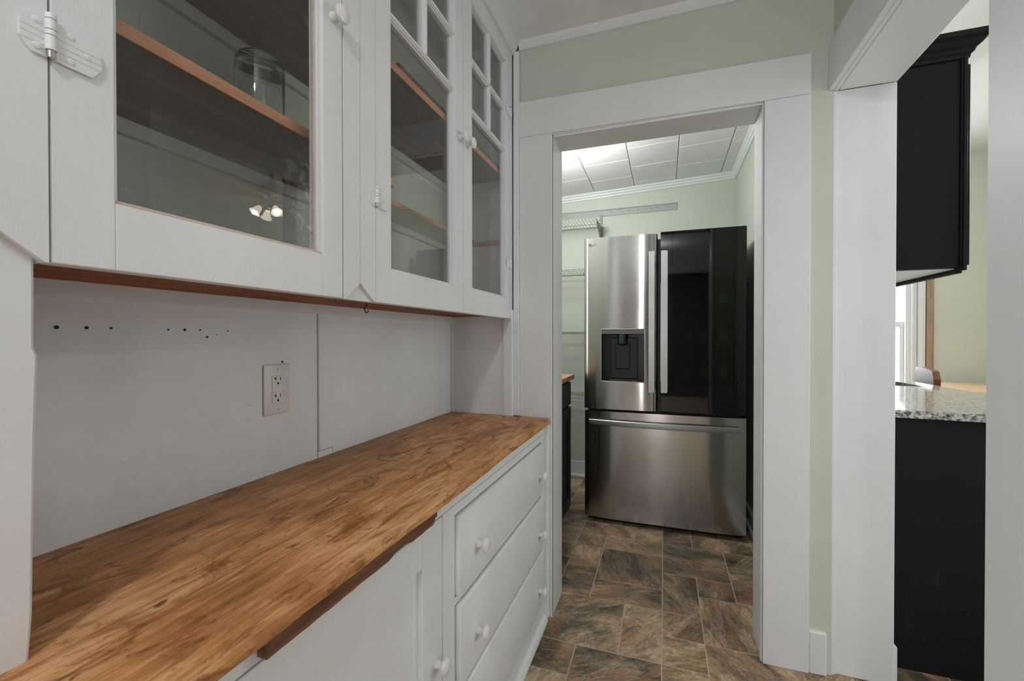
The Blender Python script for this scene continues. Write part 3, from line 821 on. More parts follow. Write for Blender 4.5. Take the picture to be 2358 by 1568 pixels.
def glass_door(y0, y1, z0, z1, gy0, gy1, gz0, gz1, gm, knob, hinges, mirror, warp=0.0):
    """warp: metres by which the old pane leans out of its rabbet from hinge side to knob side"""
    X0, X1 = XF - 0.024, XF
    d = MB()
    d.box(X0, X1, y0, gy0, z0, z1, 0.0012); d.box(X0, X1, gy1, y1, z0, z1, 0.0012)
    d.box(X0, X1, gy0, gy1, z0, gz0, 0.0012); d.box(X0, X1, gy0, gy1, gz1, z1, 0.0012)
    # glazing bead stepping back to the glass
    for (w, xf) in ((0.0045, XF - 0.006), (0.0085, XF - 0.013)):
        d.box(X0, xf, gy0, gy0 + w, gz0, gz1); d.box(X0, xf, gy1 - w, gy1, gz0, gz1)
        d.box(X0, xf, gy0, gy1, gz0, gz0 + w * 0.8); d.box(X0, xf, gy0, gy1, gz1 - w, gz1)
    o = d.build('door', M_WHITE, uc)
    if warp:
        q = MB(); q.box(XF - 0.0175, XF - 0.0035, gy0, gy1, gz0 + 0.0002, gz0 + 0.0042, 0.0008)
        q.box(XF - 0.0165, XF - 0.0115, gy1 - 0.0102, gy1 - 0.0086, gz0, gz1)
        q.build('glazing_bead', M_BEAD, o)
    ym = (gy0 + gy1) / 2
    zm1, zm2 = 1.898, 2.066
    mu = MB()
    for zz in (zm1, zm2):
        mu.box(X0, XF - 0.009, gy0, gy1, zz - 0.012, zz + 0.012); mu.box(X0, XF - 0.004, gy0, gy1, zz - 0.008, zz + 0.008, 0.001)
        mu.box(X0, XF - 0.001, gy0, gy1, zz - 0.004, zz + 0.004, 0.001)
    mu.box(X0, XF - 0.009, ym - 0.012, ym + 0.012, zm1, gz1); mu.box(X0, XF - 0.004, ym - 0.008, ym + 0.008, zm1, gz1, 0.001)
    mu.box(X0, XF - 0.001, ym - 0.004, ym + 0.004, zm1, gz1, 0.001)
    mu.build('muntin', M_WHITEH, o)
    e = 0.004
    for (a, b, p, q) in ((gy0, gy1, gz0, zm1), (gy0, ym, zm1, zm2), (ym, gy1, zm1, zm2), (gy0, ym, zm2, gz1), (ym, gy1, zm2, gz1)):
        def px(y): return XF - 0.0195 + warp * ((y - ym) / (gy1 - gy0))
        pa, pb = a + e, b - e
        MB().prism([(px(pa) - 0.001, pa), (px(pa) + 0.001, pa), (px(pb) + 0.001, pb), (px(pb) - 0.001, pb)], 'Z', p + e, q - e).build('pane', gm, o)
    link('knob', knob_me, o, (XF, knob[0], knob[1]))
    for (hy, hz) in hinges:
        k = link('hinge', hinge_me, o, (XF + 0.0012, hy, hz))
        if mirror: k.rotation_euler = (PI, 0, 0)
    return o


glass_door(0.2680, 0.7010, 1.2225, 2.313, 0.3240, 0.6490, 1.3005, 2.25, M_GLASSD, (0.676, 1.758), [(0.2665, 1.452), (0.2665, 2.08)], False, 0.0102)
glass_door(0.8050, 1.2480, 1.2225, 2.313, 0.8630, 1.1900, 1.3020, 2.25, M_GLASS, (1.222, 1.765), [(0.8038, 1.452), (0.8038, 2.08)], False)
glass_door(1.2510, 1.6810, 1.2225, 2.313, 1.3150, 1.6380, 1.3050, 2.25, M_GLASS, (1.277, 1.768), [(1.6825, 1.452), (1.6825, 2.07)], True)

# upturned jar on the lower shelf
jr = thing('glass_jar', 'clear glass jar upside down on the raw-edged shelf behind the first glass door', 'jar', (-0.735, 0.632, 1.5465))
J = MB()
R_ = 0.043
outer = [(R_ - 0.004, 0.0), (R_ - 0.001, 0.004), (R_ - 0.001, 0.018), (R_, 0.024), (R_, 0.112), (R_ - 0.0005, 0.116), (R_ - 0.001, 0.124), (R_ - 0.004, 0.131), (R_ - 0.010, 0.135), (0.018, 0.1335), (0, 0.1325)]
inner = [(0, 0.122), (0.026, 0.121), (R_ - 0.010, 0.117), (R_ - 0.005, 0.108), (R_ - 0.004, 0.10), (R_ - 0.0035, 0.026), (R_ - 0.0075, 0.003), (R_ - 0.004, 0.0)]
J.lathe(outer + inner, (-0.735, 0.632, 1.5465), 'Z', 40)
bmesh.ops.remove_doubles(J.bm, verts=list(J.bm.verts), dist=1e-5)
bmesh.ops.recalc_face_normals(J.bm, faces=list(J.bm.faces))
J.build('body', M_JAR, jr)

# small hook under the cabinet
hk = MB()
pts = [(-0.62 - 0.10, 0.927, 1.2335), (-0.72, 0.927, 1.2255)]
for k in range(0, 11):
    a = PI / 2 + k * (PI * 1.45 / 10)
    pts.append((-0.72, 0.927 + 0.0075 * math.cos(a), 1.2165 + 0.0085 * math.sin(a)))
hk.tube(pts, 0.0013, 8)
tag(hk.build('cup_hook', M_IRON), 'tiny dark iron cup hook screwed under the white wall cabinet', 'hook')

# ------------------------------------------------------------------ wooden counter
ct = thing('counter_top', 'worn brown wooden counter with water rings below the glass-door cabinet', 'countertop', (-0.66, 0.8, 0.797))
ctm = MB()
n = 60
outl = []
rgc = random.Random(5)
ya, yb = -0.25, 1.716
for k in range(n + 1):
    y = ya + (1.700 - ya) * k / n
    x = -0.4235 - 0.010 * max(0.0, (y - 0.55) / 1.15) + 0.0016 * math.sin(y * 9.0) + rgc.uniform(-0.0009, 0.0009)
    outl.append((x, y))
for k in range(1, 6):
    a = k / 5 * PI / 2
    outl.append((-0.4335 - 0.016 * (1 - math.cos(a)), 1.700 + 0.016 * math.sin(a)))
outl += [(-0.5702, yb), (-0.5702, 1.7015), (-0.637, 1.7015), (-0.637, 1.713), (XB + 0.012, 1.713), (XB + 0.012, ya)]
ctm.prism(outl, 'Z', 0.7975, ZT)
es = [e for e in ctm.bm.edges if abs(e.verts[0].co.z - e.verts[1].co.z) < 1e-6 and min(e.verts[0].co.x, e.verts[1].co.x) > -0.5 and e.is_boundary is False
      and all(v.co.y < 1.7161 for v in e.verts)]
bmesh.ops.bevel(ctm.bm, geom=es, offset=0.004, segments=2, affect='EDGES', profile=0.5)
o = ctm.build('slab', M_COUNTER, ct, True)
st = MB()
rgs = random.Random(11)
top = 0.7972
low = []
for k in range(41):
    y = 0.383 + (0.782 - 0.383) * k / 40
    z = 0.7665 + rgs.uniform(-0.0006, 0.0006)
    if 26 <= k <= 29: z += 0.006
    if k == 25 or k == 30: z += 0.003
    low.append((y, z))
low[-1] = (0.779, 0.775)
st.prism(low + [(0.782, 0.78), (0.782, top), (0.383, top)], 'X', XL + 0.0007, XL + 0.016)
st.box(XL + 0.0007, XL + 0.0215, 0.383, 0.779, 0.7815, top, 0.001)
st.build('support_strip', M_STRIP, ct)

# ------------------------------------------------------------------ lower cabinet
bc = thing('base_cabinet', 'white built-in base cabinet with three drawers and a panelled door under the wooden counter', 'cabinet', (-0.66, 0.8, 0))
cf = MB()
cf.box(-0.88, XL - 0.022, -0.20, 1.69, 0.0, 0.78)
cf.build('carcass', M_SHELFU, bc)  # dark colour puts shade into the gaps around drawers and door
ff = MB()
ff.box(XL - 0.022, XL, -0.20, 1.69, 0.7585, 0.7968, 0.001)      # top rail
ff.box(XL - 0.022, XL, 0.8412, 0.898, 0.0, 0.757, 0.001)        # stile between door and drawers
ff.box(XL - 0.022, XL, 1.6455, 1.69, 0.0, 0.757, 0.001)          # end stile
ff.box(XL - 0.022, XL, -0.20, 0.149, 0.0, 0.757, 0.001)
ff.box(XL - 0.022, XL - 0.001, 0.895, 1.649, 0.0, 0.1, 0.001)
ff.box(XL - 0.022, XL - 0.001, 0.150, 0.8395, 0.0, 0.1, 0.001)
ff.box(XL - 0.022, XL - 0.001, 0.895, 1.649, 0.5250, 0.5420); ff.box(XL - 0.022, XL - 0.001, 0.895, 1.649, 0.3165, 0.3190)
ff.box(XL - 0.022, XL - 0.001, 0.895, 1.649, 0.7345, 0.757)
ff.build('face_frame', M_WHITE, bc)
MB().box(XL - 0.02, -0.4375, 1.6905, 1.7185, 0.012, 0.796, 0.005, 0, 2).build('end_strip', M_TRIM, bc)
tm = MB().prism([(XL - 0.001, 0.0), (XL + 0.016, 0.0), (XL + 0.016, 0.010), (XL + 0.011, 0.021), (XL + 0.003, 0.028), (XL - 0.001, 0.029)], 'Y', -0.2, 1.688)
tm.build('toe_moulding', M_TRIM, bc)
for i, (z0, z1, kz) in enumerate(((0.545, 0.7305, 0.617), (0.322, 0.5205, 0.397), (0.104, 0.3125, 0.181))):
    d = MB().box(XL - 0.02, XL + 0.010, 0.9015 + 0.004 * i, 1.6425, z0, z1, 0.006, 0, 3)
    o = d.build('drawer', M_WHITEH, bc, True)
    link('knob', knob_me, o, (XL + 0.010, 1.008, kz + 0.004))
    link('knob', knob_me, o, (XL + 0.010, 1.585, kz))
d = MB()
X0 = XL - 0.022
d.box(X0, XL, 0.757, 0.8385, 0.103, 0.7550, 0.0015); d.box(X0, XL, 0.1525, 0.230, 0.103, 0.7550, 0.0015)
d.box(X0, XL, 0.230, 0.757, 0.682, 0.7550, 0.0015); d.box(X0, XL, 0.230, 0.757, 0.103, 0.18, 0.0012)
o = d.build('door', M_WHITE, bc)
MB().box(X0 + 0.002, XL - 0.012, 0.228, 0.759, 0.178, 0.684).build('panel', M_WHITE, o)
link('knob', knob_me, o, (XL, 0.812, 0.452))

# ------------------------------------------------------------------ outlet
XP = XB + 0.012
ol = thing('wall_outlet', 'white two-socket outlet plate on the white panel above the wooden counter', 'outlet', (XP, 0.803, 1.02))
OYc, OZc = 0.8035, 1.020
p = MB(); p.box(XP, XP + 0.0055, OYc - 0.0375, OYc + 0.0375, OZc - 0.060, OZc + 0.060, 0.0035, 0, 2)
p.build('plate', M_PLATE, ol, True)
MB().box(XP + 0.005, XP + 0.0072, OYc - 0.0168, OYc + 0.0168, OZc - 0.0335, OZc + 0.0335, 0.0014, 0, 2).build('socket_face', M_PLATE, ol)
sl = MB()
xs = XP + 0.0071
for s_ in (0.0215, -0.0195):
    sl.box(xs, xs + 0.0004, OYc - 0.0076, OYc - 0.0056, OZc + s_ + 0.0005, OZc + s_ + 0.0085)
    sl.box(xs, xs + 0.0004, OYc - 0.0115, OYc - 0.0066, OZc + s_ + 0.0035, OZc + s_ + 0.0057)
    sl.box(xs, xs + 0.0004, OYc + 0.0052, OYc + 0.0072, OZc + s_ + 0.0005, OZc + s_ + 0.0075)
    sl.lathe([(0.0026, 0), (0.0026, 0.0004), (0, 0.0004)], (xs, OYc - 0.0006, OZc + s_ - 0.0072), 'X', 14)
for y in (-0.0135, 0.0135):
    sl.lathe([(0.0010, 0), (0.0010, 0.0004), (0, 0.0004)], (xs, OYc + y, OZc - 0.0055), 'X', 8)
sl.build('slots', M_SLOT, ol)
for z in (0.0005, -0.0085):
    MB().box(xs - 0.0002, xs + 0.0010, OYc - 0.0065, OYc + 0.0065, OZc + z, OZc + z + 0.0070, 0.0006).build('button', M_PLATE, ol)
for z in (0.0485, -0.0485):
    sc = MB().lathe([(0.0030, 0.0050), (0.0029, 0.0063), (0.0018, 0.0069), (0, 0.0070)], (XP, OYc, OZc + z), 'X', 12)
    sc.box(XP + 0.0067, XP + 0.0073, OYc - 0.0004, OYc + 0.0004, OZc + z - 0.0024, OZc + z + 0.0024, 0, 1)
    sc.build('screw', [M_PLATE, M_SLOT], ol)

# ------------------------------------------------------------------ refrigerator
FY = 2.700
rf = thing('refrigerator', 'stainless french-door refrigerator with a black glass right door', 'refrigerator', (-0.02, 3.1, 0))
MB().box(-0.462, 0.430, 2.792, 3.48, 0.03, 1.742, 0.006).build('body', M_DARKSIDE, rf)
g = MB().box(-0.45, 0.42, 2.745, 3.40, 0.004, 0.05, 0.003)
for x in (-0.40, 0.37):
    g.lathe([(0, 0), (0.02, 0), (0.02, 0.01)], (x, 2.80, 0.0), 'Z', 12)
g.build('base_grille', M_BLACK, rf)


def front_profile(x0, x1, bulge=0.015, rad=0.012, back=2.785, n=48):
    pts = []
    for k in range(n + 1):
        t = k / n
        x = x0 + (x1 - x0) * t
        u = 2 * t - 1
        y = FY + bulge * (abs(u) ** 7)
        pts.append((x, y))
    pts[0] = (x0 + 0.0015, FY + bulge + 0.004); pts[-1] = (x1 - 0.0015, FY + bulge + 0.004)
    return [(x0, FY + bulge + rad)] + pts + [(x1, FY + bulge + rad), (x1, back), (x0, back)]


# left door, split round the dispenser opening
LX0, LX1, LZ0, LZ1 = -0.474, -0.038, 0.705, 1.757
HX0, HX1, HZ0, HZ1 = -0.366, -0.110, 0.875, 1.194
prof = front_profile(LX0, LX1)


def clip(prof, a, b):
    """part of the profile with a <= x <= b (front curve only, closed at the back)"""
    fr = [p for p in prof[:-2]]
    out = []
    for p, q in zip(fr, fr[1:]):
        def at(x):
            t = (x - p[0]) / (q[0] - p[0]); return (x, p[1] + (q[1] - p[1]) * t)
        if a <= p[0] <= b and (not out or out[-1] != p): out.append(p)
        if p[0] < a < q[0]: out.append(at(a))
        if p[0] < b < q[0]: out.append(at(b))
    if a <= fr[-1][0] <= b: out.append(fr[-1])
    return out + [(out[-1][0], 2.785), (out[0][0], 2.785)]


d = MB()
d.prism(prof, 'Z', LZ0, HZ0); d.prism(prof, 'Z', HZ1, LZ1)
d.prism(clip(prof, LX0, HX0), 'Z', HZ0, HZ1); d.prism(clip(prof, HX1, LX1), 'Z', HZ0, HZ1)
ld = d.build('door', M_STEEL, rf, True)
dp = MB()
yb = 2.775
dp.box(HX0, HX0 + 0.004, FY + 0.004, yb, HZ0, HZ1); dp.box(HX1 - 0.004, HX1, FY + 0.004, yb, HZ0, HZ1)
dp.box(HX0, HX1, FY + 0.004, yb, HZ0, HZ0 + 0.004); dp.box(HX0, HX1, FY + 0.03, yb, HZ1 - 0.004, HZ1)
dp.box(HX0, HX1, yb, yb + 0.004, HZ0, HZ1)
dp.build('dispenser_recess', M_BLACK, ld)
fm = MB()
for (a, b, c_, e_) in ((HX0 - 0.003, HX0 + 0.002, HZ0 - 0.003, HZ1 + 0.003), (HX1 - 0.002, HX1 + 0.003, HZ0 - 0.003, HZ1 + 0.003), (HX0 - 0.003, HX1 + 0.003, HZ0 - 0.003, HZ0 + 0.002), (HX0 - 0.003, HX1 + 0.003, HZ1 - 0.002, HZ1 + 0.003)):
    fm.box(a, b, FY - 0.0015, FY + 0.012, c_, e_, 0.0006)
fm.build('dispenser_rim', M_STEELH, ld)
MB().box(HX0 + 0.002, HX1 - 0.002, FY + 0.001, FY + 0.034, HZ1 - 0.029, HZ1 - 0.002, 0.001).build('dispenser_panel', M_GREYP, ld)
b_ = MB()
b_.box(HX0 + 0.050, HX1 - 0.042, yb - 0.020, yb - 0.001, HZ0 + 0.014, HZ1 - 0.052, 0.004, 0, 2)
b_.box(HX0 + 0.050, HX1 - 0.042, FY + 0.012, yb, HZ0 + 0.003, HZ0 + 0.012, 0.001)
b_.build('dispenser_back', M_CHARC, ld)
cx = HX0 + 0.125
MB().box(cx - 0.044, cx + 0.044, yb - 0.026, yb - 0.018, HZ0 + 0.074, HZ1 - 0.092, 0.006, 0, 3).build('paddle', M_CHARC, ld)
nz = MB()
zt_ = HZ1 - 0.029
nz.lathe([(0, 0), (0.031, 0), (0.030, -0.040), (0.0285, -0.041), (0.0285, -0.044), (0.031, -0.045), (0.030, -0.060), (0.018, -0.066), (0.010, -0.071), (0, -0.071)], (cx, FY + 0.036, zt_), 'Z', 28)
nz.build('nozzle', M_NOZ, ld)
# round emblem and letters, top left of the door
LGX, LGZ, LGY = -0.4345, 1.7145, FY + 0.0045
em = MB()
seg = 28
for (r0, r1) in ((0.0068, 0.0094),):
    for k in range(seg):
        a0, a1 = 2 * PI * k / seg, 2 * PI * (k + 1) / seg
        em.prism([(LGX + r0 * math.cos(a0), LGZ + r0 * math.sin(a0)), (LGX + r1 * math.cos(a0), LGZ + r1 * math.sin(a0)),
                  (LGX + r1 * math.cos(a1), LGZ + r1 * math.sin(a1)), (LGX + r0 * math.cos(a1), LGZ + r0 * math.sin(a1))], 'Y', LGY - 0.005, LGY)
em.box(LGX - 0.0008, LGX + 0.0010, LGY - 0.005, LGY, LGZ - 0.0042, LGZ + 0.0045); em.box(LGX, LGX + 0.0038, LGY - 0.005, LGY, LGZ - 0.0042, LGZ - 0.0025)
em.box(LGX + 0.001, LGX + 0.0088, LGY - 0.005, LGY, LGZ - 0.0008, LGZ + 0.0008)
em.lathe([(0, -0.005), (0.0016, -0.005), (0.0016, 0.0)], (LGX - 0.0036, LGY - 0.0, LGZ + 0.0028), 'Y', 10)
em.build('emblem', M_LOGO, ld)
lt = MB()
x = LGX + 0.0135; z0, h = LGZ - 0.0065, 0.0135
lt.box(x, x + 0.0024, LGY - 0.0050, LGY, z0, z0 + h); lt.box(x, x + 0.0078, LGY - 0.0050, LGY, z0, z0 + 0.0023)
gx, gz, r1, r0 = x + 0.0170, LGZ + 0.0003, 0.0070, 0.0047
for k in range(20):
    a0 = math.radians(45 + k * 14.7); a1 = math.radians(45 + (k + 1) * 14.7)
    lt.prism([(gx + r0 * math.cos(a0), gz + r0 * math.sin(a0)), (gx + r1 * math.cos(a0), gz + r1 * math.sin(a0)),
              (gx + r1 * math.cos(a1), gz + r1 * math.sin(a1)), (gx + r0 * math.cos(a1), gz + r0 * math.sin(a1))], 'Y', LGY - 0.0050, LGY)
lt.box(gx + 0.0005, gx + 0.0068, LGY - 0.0050, LGY, gz - 0.0011, gz + 0.0012)
lt.build('letters', M_LOGO, ld)


def bar_handle(x, w, parent):
    h = MB()
    y0, y1 = FY - 0.052, FY - 0.034
    zt, zb = 1.645, 0.822
    sh = [(x - w / 2, zb + 0.004), (x - w / 2 + 0.004, zb), (x + w / 2 - 0.004, zb + 0.001), (x + w / 2, zb + 0.006), (x + w / 2, zt - 0.006), (x + w / 2 - 0.004, zt - 0.001), (x - w / 2 + 0.004, zt), (x - w / 2, zt - 0.003)]
    h.prism(sh, 'Y', y0, y1)
    es = [e for e in h.bm.edges if abs(e.verts[0].co.y - e.verts[1].co.y) < 1e-6 and e.verts[0].co.y < y0 + 1e-5]
    bmesh.ops.bevel(h.bm, geom=es, offset=0.003, segments=2, affect='EDGES')
    h.box(x - w / 2 + 0.006, x + w / 2 - 0.006, y1 - 0.002, FY + 0.012, zt - 0.06, zt - 0.02, 0.003)
    h.box(x - w / 2 + 0.006, x + w / 2 - 0.006, y1 - 0.002, FY + 0.012, zb + 0.02, zb + 0.06, 0.003)
    return h.build('handle', M_STEELH, parent, True)


bar_handle(-0.070, 0.034, ld)
# right door: steel edge, black glass face with a smoked window
RX0, RX1 = -0.021, 0.431
VX0, VX1, VZ0, VZ1 = 0.045, 0.372, 0.865, 1.510
d = MB()
yb0 = FY + 0.008
d.box(RX0, VX0 - 0.004, yb0, 2.785, LZ0 + 0.004, LZ1 + 0.005, 0.002); d.box(VX1 + 0.004, RX1, yb0, 2.785, LZ0 + 0.004, LZ1 + 0.005, 0.002)
d.box(VX0 - 0.004, VX1 + 0.004, yb0, 2.785, LZ0 + 0.004, VZ0 - 0.004); d.box(VX0 - 0.004, VX1 + 0.004, yb0, 2.785, VZ1 + 0.004, LZ1 + 0.005)
rd = d.build('door', M_DARKSIDE, rf)
gf = MB()
gf.box(RX0, VX0, FY + 0.002, FY + 0.009, LZ0 + 0.003, LZ1 + 0.006, 0.001); gf.box(VX1, RX1, FY + 0.002, FY + 0.009, LZ0 + 0.003, LZ1 + 0.006, 0.001)
gf.box(VX0, VX1, FY + 0.002, FY + 0.009, LZ0 + 0.003, VZ0, 0.0); gf.box(VX0, VX1, FY + 0.002, FY + 0.009, VZ1, LZ1 + 0.006, 0.0)
gf.build('glass_face', M_BGLASS, rd)
MB().box(VX0, VX1, FY + 0.0021, FY + 0.0075, VZ0, VZ1).build('window_pane', M_TINT, rd)
bar_handle(0.000, 0.036, rd)
# cut a lit cavity behind the window: back panel and racks
dr = MB()
dr.box(VX0, VX1, 2.784, 2.790, VZ0, VZ1)
dr.build('door_liner', M_CHARC, rd)
for z in (0.905, 1.115, 1.325):
    MB().box(VX0 + 0.002, VX1 - 0.002, 2.722, 2.784, z - 0.008, z).build('door_rack', M_GREYP, rd)
rgb = random.Random(21)
bl = MB().lathe([(0, 0), (0.020, 0), (0.022, 0.004), (0.022, 0.085), (0.018, 0.105), (0.008, 0.125), (0.008, 0.160), (0.009, 0.165), (0, 0.166)], (0, 0, 0), 'Z', 16)
bottle_me = bl.mesh('bottle', M_BOTTLE)
label_me = MB().lathe([(0.0224, 0.012), (0.0226, 0.014), (0.0226, 0.062), (0.0224, 0.064)], (0, 0, 0), 'Z', 16).mesh('bottle_label', M_LABEL)
where = {0.905: 'low', 1.115: 'middle', 1.325: 'upper'}
bl_lab = ['dark labelled bottle in the refrigerator door, {} rack, nearest the handle',
          'dark labelled bottle in the refrigerator door, {} rack, middle of three',
          'dark labelled bottle in the refrigerator door, {} rack, farthest from the handle']
for z in (0.905, 1.115, 1.325):
    for k, x in enumerate((0.13, 0.22, 0.32)):
        if z > 1.2 and k != 2: continue
        b = thing('bottle', bl_lab[k].format(where[z]) if z < 1.2 else 'single dark bottle on the upper rack behind the smoked refrigerator window', 'bottle', (x, 2.752, z), 'bottles in the refrigerator door')
        link('body', bottle_me, b, (x, 2.752, z + 0.0006)); link('bottle_label', label_me, b, (x, 2.752, z + 0.0006))
# freezer drawer
prof = front_profile(-0.470, 0.436, 0.018)
d = MB().prism(prof, 'Z', 0.032, 0.690)
fd = d.build('freezer_drawer', M_STEEL, rf, True)
h = MB()
n = 28
rings = []
for k in range(n + 1):
    t = k / n
    x = -0.438 + (0.402 + 0.438) * t
    y = FY - 0.016 - 0.030 * math.sin(PI * t)
    zb, zt = 0.609, 0.641
    if k == 0: zb, zt = 0.615, 0.641
    if k == n: zb, zt = 0.612, 0.641
    rings.append([h.bm.verts.new((x, y + dy, z)) for dy, z in ((0.003, zb), (0.0, zb + 0.003), (-0.0012, (zb + zt) / 2), (0.0, zt - 0.003), (0.003, zt), (0.016, zt), (0.016, zb))])
nf = []
for A_, B_ in zip(rings, rings[1:]):
    for i in range(7):
        nf.append(h.bm.faces.new((A_[i], A_[(i + 1) % 7], B_[(i + 1) % 7], B_[i])))
nf.append(h.bm.faces.new(rings[0])); nf.append(h.bm.faces.new(rings[-1]))
bmesh.ops.recalc_face_normals(h.bm, faces=nf)
h.box(-0.434, -0.398, FY - 0.014, FY + 0.014, 0.613, 0.637, 0.003); h.box(0.362, 0.398, FY - 0.014, FY + 0.014, 0.613, 0.637, 0.003)
h.build('handle', M_STEELH, fd, True)
for x in (-0.43, 0.39):
    MB().box(x - 0.03, x + 0.03, 2.765, 2.86, 1.743, 1.756, 0.004).build('hinge_cover', M_DARKSIDE, rf)

# ------------------------------------------------------------------ hang rail and wire shelves on the back wall
rl = MB()
rl.prism([(NYB - 0.0005, 2.126), (NYB - 0.010, 2.126), (NYB - 0.010, 2.132), (NYB - 0.004, 2.134), (NYB - 0.004, 2.172), (NYB - 0.010, 2.174), (NYB - 0.010, 2.181), (NYB - 0.0005, 2.181)], 'X', -1.2, 0.092)
rail = tag(rl.build('hang_rail', M_WIRE), 'long white metal hang rail on the green wall above the refrigerator', 'rail')
for x in (-0.40, -0.27, -0.20, -0.10, -0.05, 0.02):
    MB().lathe([(0.0028, 0.0), (0.0028, 0.0012), (0, 0.0014)], (x, NYB - 0.0054, 2.154), 'Y', 8).build('screw', M_SLOT, rail)


def wire_shelf(z, x0, x1, label, brackets, tilted=0.0):
    t = thing('wire_shelf', label, 'shelf', ((x0 + x1) / 2, NYB, z), 'wire shelves behind the refrigerator')
    dk = MB(); yf = NYB - 0.305; yb_ = NYB - 0.012

    def Z(y): return z + tilted * (NYB - y)
    k = x0
    while k <= x1 + 1e-6:
        dk.tube([(k, yb_, Z(yb_) + 0.003), (k, yf, Z(yf) + 0.003), (k, yf - 0.004, Z(yf) - 0.028)], 0.0016, 5)
        k += 0.026
    dk.build('deck_wires', M_WIRE, t)
    rr_ = MB()
    for y, dz in ((yb_, 0), (yb_ - 0.10, 0), (yb_ - 0.20, 0), (yf, 0), (yf - 0.005, -0.028)):
        rr_.tube([(x0 - 0.004, y, Z(y) + dz), (x1 + 0.004, y, Z(y) + dz)], 0.0032, 6)
    rr_.build('long_rods', M_WIRE, t)
    for bx in brackets:
        br = MB()
        br.prism([(NYB - 0.004, z - 0.115), (NYB - 0.022, z - 0.115), (NYB - 0.262, z - 0.008), (NYB - 0.262, z), (NYB - 0.004, z)], 'X', bx - 0.004, bx + 0.004)
        br.box(bx - 0.010, bx + 0.010, NYB - 0.012, NYB - 0.0005, z - 0.12, z + 0.10)
        br.build('bracket', M_WIRED, t)


wire_shelf(2.040, -1.22, -0.468, 'white wire shelf ending above the refrigerator, topmost of the stack', (-0.486, -1.0))
wire_shelf(1.662, -1.22, -0.472, 'white wire shelf beside the steel refrigerator door, second from the top', (-1.0,))
wire_shelf(1.186, -1.22, -0.472, 'white wire shelf level with the water dispenser, third from the top', (-1.0,))
wire_shelf(0.690, -1.22, -0.472, 'white wire shelf just below the wood-topped navy cabinet, lowest of the stack', (-1.0,))

# navy cabinet with a wooden top, just inside the doorway
nc = thing('navy_cabinet', 'dark navy cabinet with a butcher-block top seen just left inside the doorway', 'cabinet', (-0.85, 2.35, 0))
MB().box(-1.20, -0.566, 2.02, 2.690, 0.09, 0.884, 0.001).build('body', M_NAVY, nc)
MB().box(-1.20, -0.630, 2.03, 2.680, 0.0, 0.09).build('toe_kick', M_NAVY, nc)
MB().box(-1.21, -0.532, 2.00, 2.705, 0.885, 0.913, 0.0015).build('top', M_BUTCHER, nc)
o = MB().box(-0.566, -0.548, 2.05, 2.672, 0.730, 0.868, 0.002).build('drawer', M_NAVY, nc)
d = MB()
d.box(-0.566, -0.548, 2.05, 2.11, 0.10, 0.715, 0.0015); d.box(-0.566, -0.548, 2.612, 2.672, 0.10, 0.715, 0.0015)
d.box(-0.566, -0.548, 2.11, 2.612, 0.10, 0.17, 0.0015); d.box(-0.566, -0.548, 2.11, 2.612, 0.645, 0.715, 0.0015)
d.box(-0.566, -0.558, 2.11, 2.612, 0.17, 0.645)
d.build('door', M_NAVY, nc)

# ------------------------------------------------------------------ kitchen: black wall cabinet, base, granite, sink
kc = thing('black_wall_cabinet', 'black wall cabinet with crown moulding beyond the kitchen opening', 'cabinet', (0.78, 2.3, 1.368))
MB().box(0.622, 0.924, 1.856, 2.95, 1.376, 2.066, 0.0005).build('side_panel', M_BLACKP, kc)
MB().box(0.624, 0.922, 1.875, 2.94, 1.373, 1.3755).build('underside', M_CTILE, kc)  # white colour stands in for the window's reflection on the black underside
k = MB()
k.box(0.9245, 0.9345, 1.850, 2.95, 1.366, 2.072, 0.001); k.box(0.9305, 0.940, 1.846, 1.858, 1.366, 2.072, 0.0005)
k.build('face_frame', M_BLACKP, kc)
MB().box(0.936, 0.952, 1.856, 2.40, 1.384, 2.046, 0.002).build('door', M_BLACKP, kc)
MB().box(0.936, 0.952, 2.405, 2.945, 1.384, 2.046, 0.002).build('door', M_BLACKP, kc)
MB().box(0.918, 0.936, 1.862, 2.95, 1.358, 1.3658, 0.001).build('light_rail', M_BLACKP, kc)
cp = [(0.0, 2.064), (0.006, 2.064), (0.007, 2.074), (0.014, 2.080), (0.016, 2.090), (0.026, 2.097), (0.034, 2.110), (0.048, 2.118), (0.050, 2.132), (0.0, 2.132)]
k = MB()
ringA = [k.bm.verts.new((0.622, 1.854 - a, z)) for a, z in cp]
ringB = [k.bm.verts.new((0.940 + a, 1.854 - a, z)) for a, z in cp]
ringC = [k.bm.verts.new((0.940 + a, 2.95, z)) for a, z in cp]
n = len(cp); nf = []
for P_, Q_ in ((ringA, ringB), (ringB, ringC)):
    for i in range(n):
        nf.append(k.bm.faces.new((P_[i], P_[(i + 1) % n], Q_[(i + 1) % n], Q_[i])))
nf.append(k.bm.faces.new(ringA)); nf.append(k.bm.faces.new(ringC))
bmesh.ops.recalc_face_normals(k.bm, faces=nf)
k.build('crown', M_BLACKP, kc)
m_scuff, nt, bs = newmat('scuffed_black_panel')
v = mapped(nt)
sp = ramp(nt, noise(nt, v, 95, 3, 0.6), [(0.69, 0.0), (0.74, 1.0)])
sep = N(nt, 'ShaderNodeSeparateXYZ'); nt.links.new(v, sep.inputs[0])
mz = N(nt, 'ShaderNodeMapRange'); mz.inputs['From Min'].default_value = 0.45; mz.inputs['From Max'].default_value = 0.05
nt.links.new(sep.outputs[2], mz.inputs['Value'])
st_ = ramp(nt, noise(nt, mapped(nt, (30, 30, 2.5)), 1.0, 4, 0.6, 0.6), [(0.66, 0.0), (0.76, 1.0)])
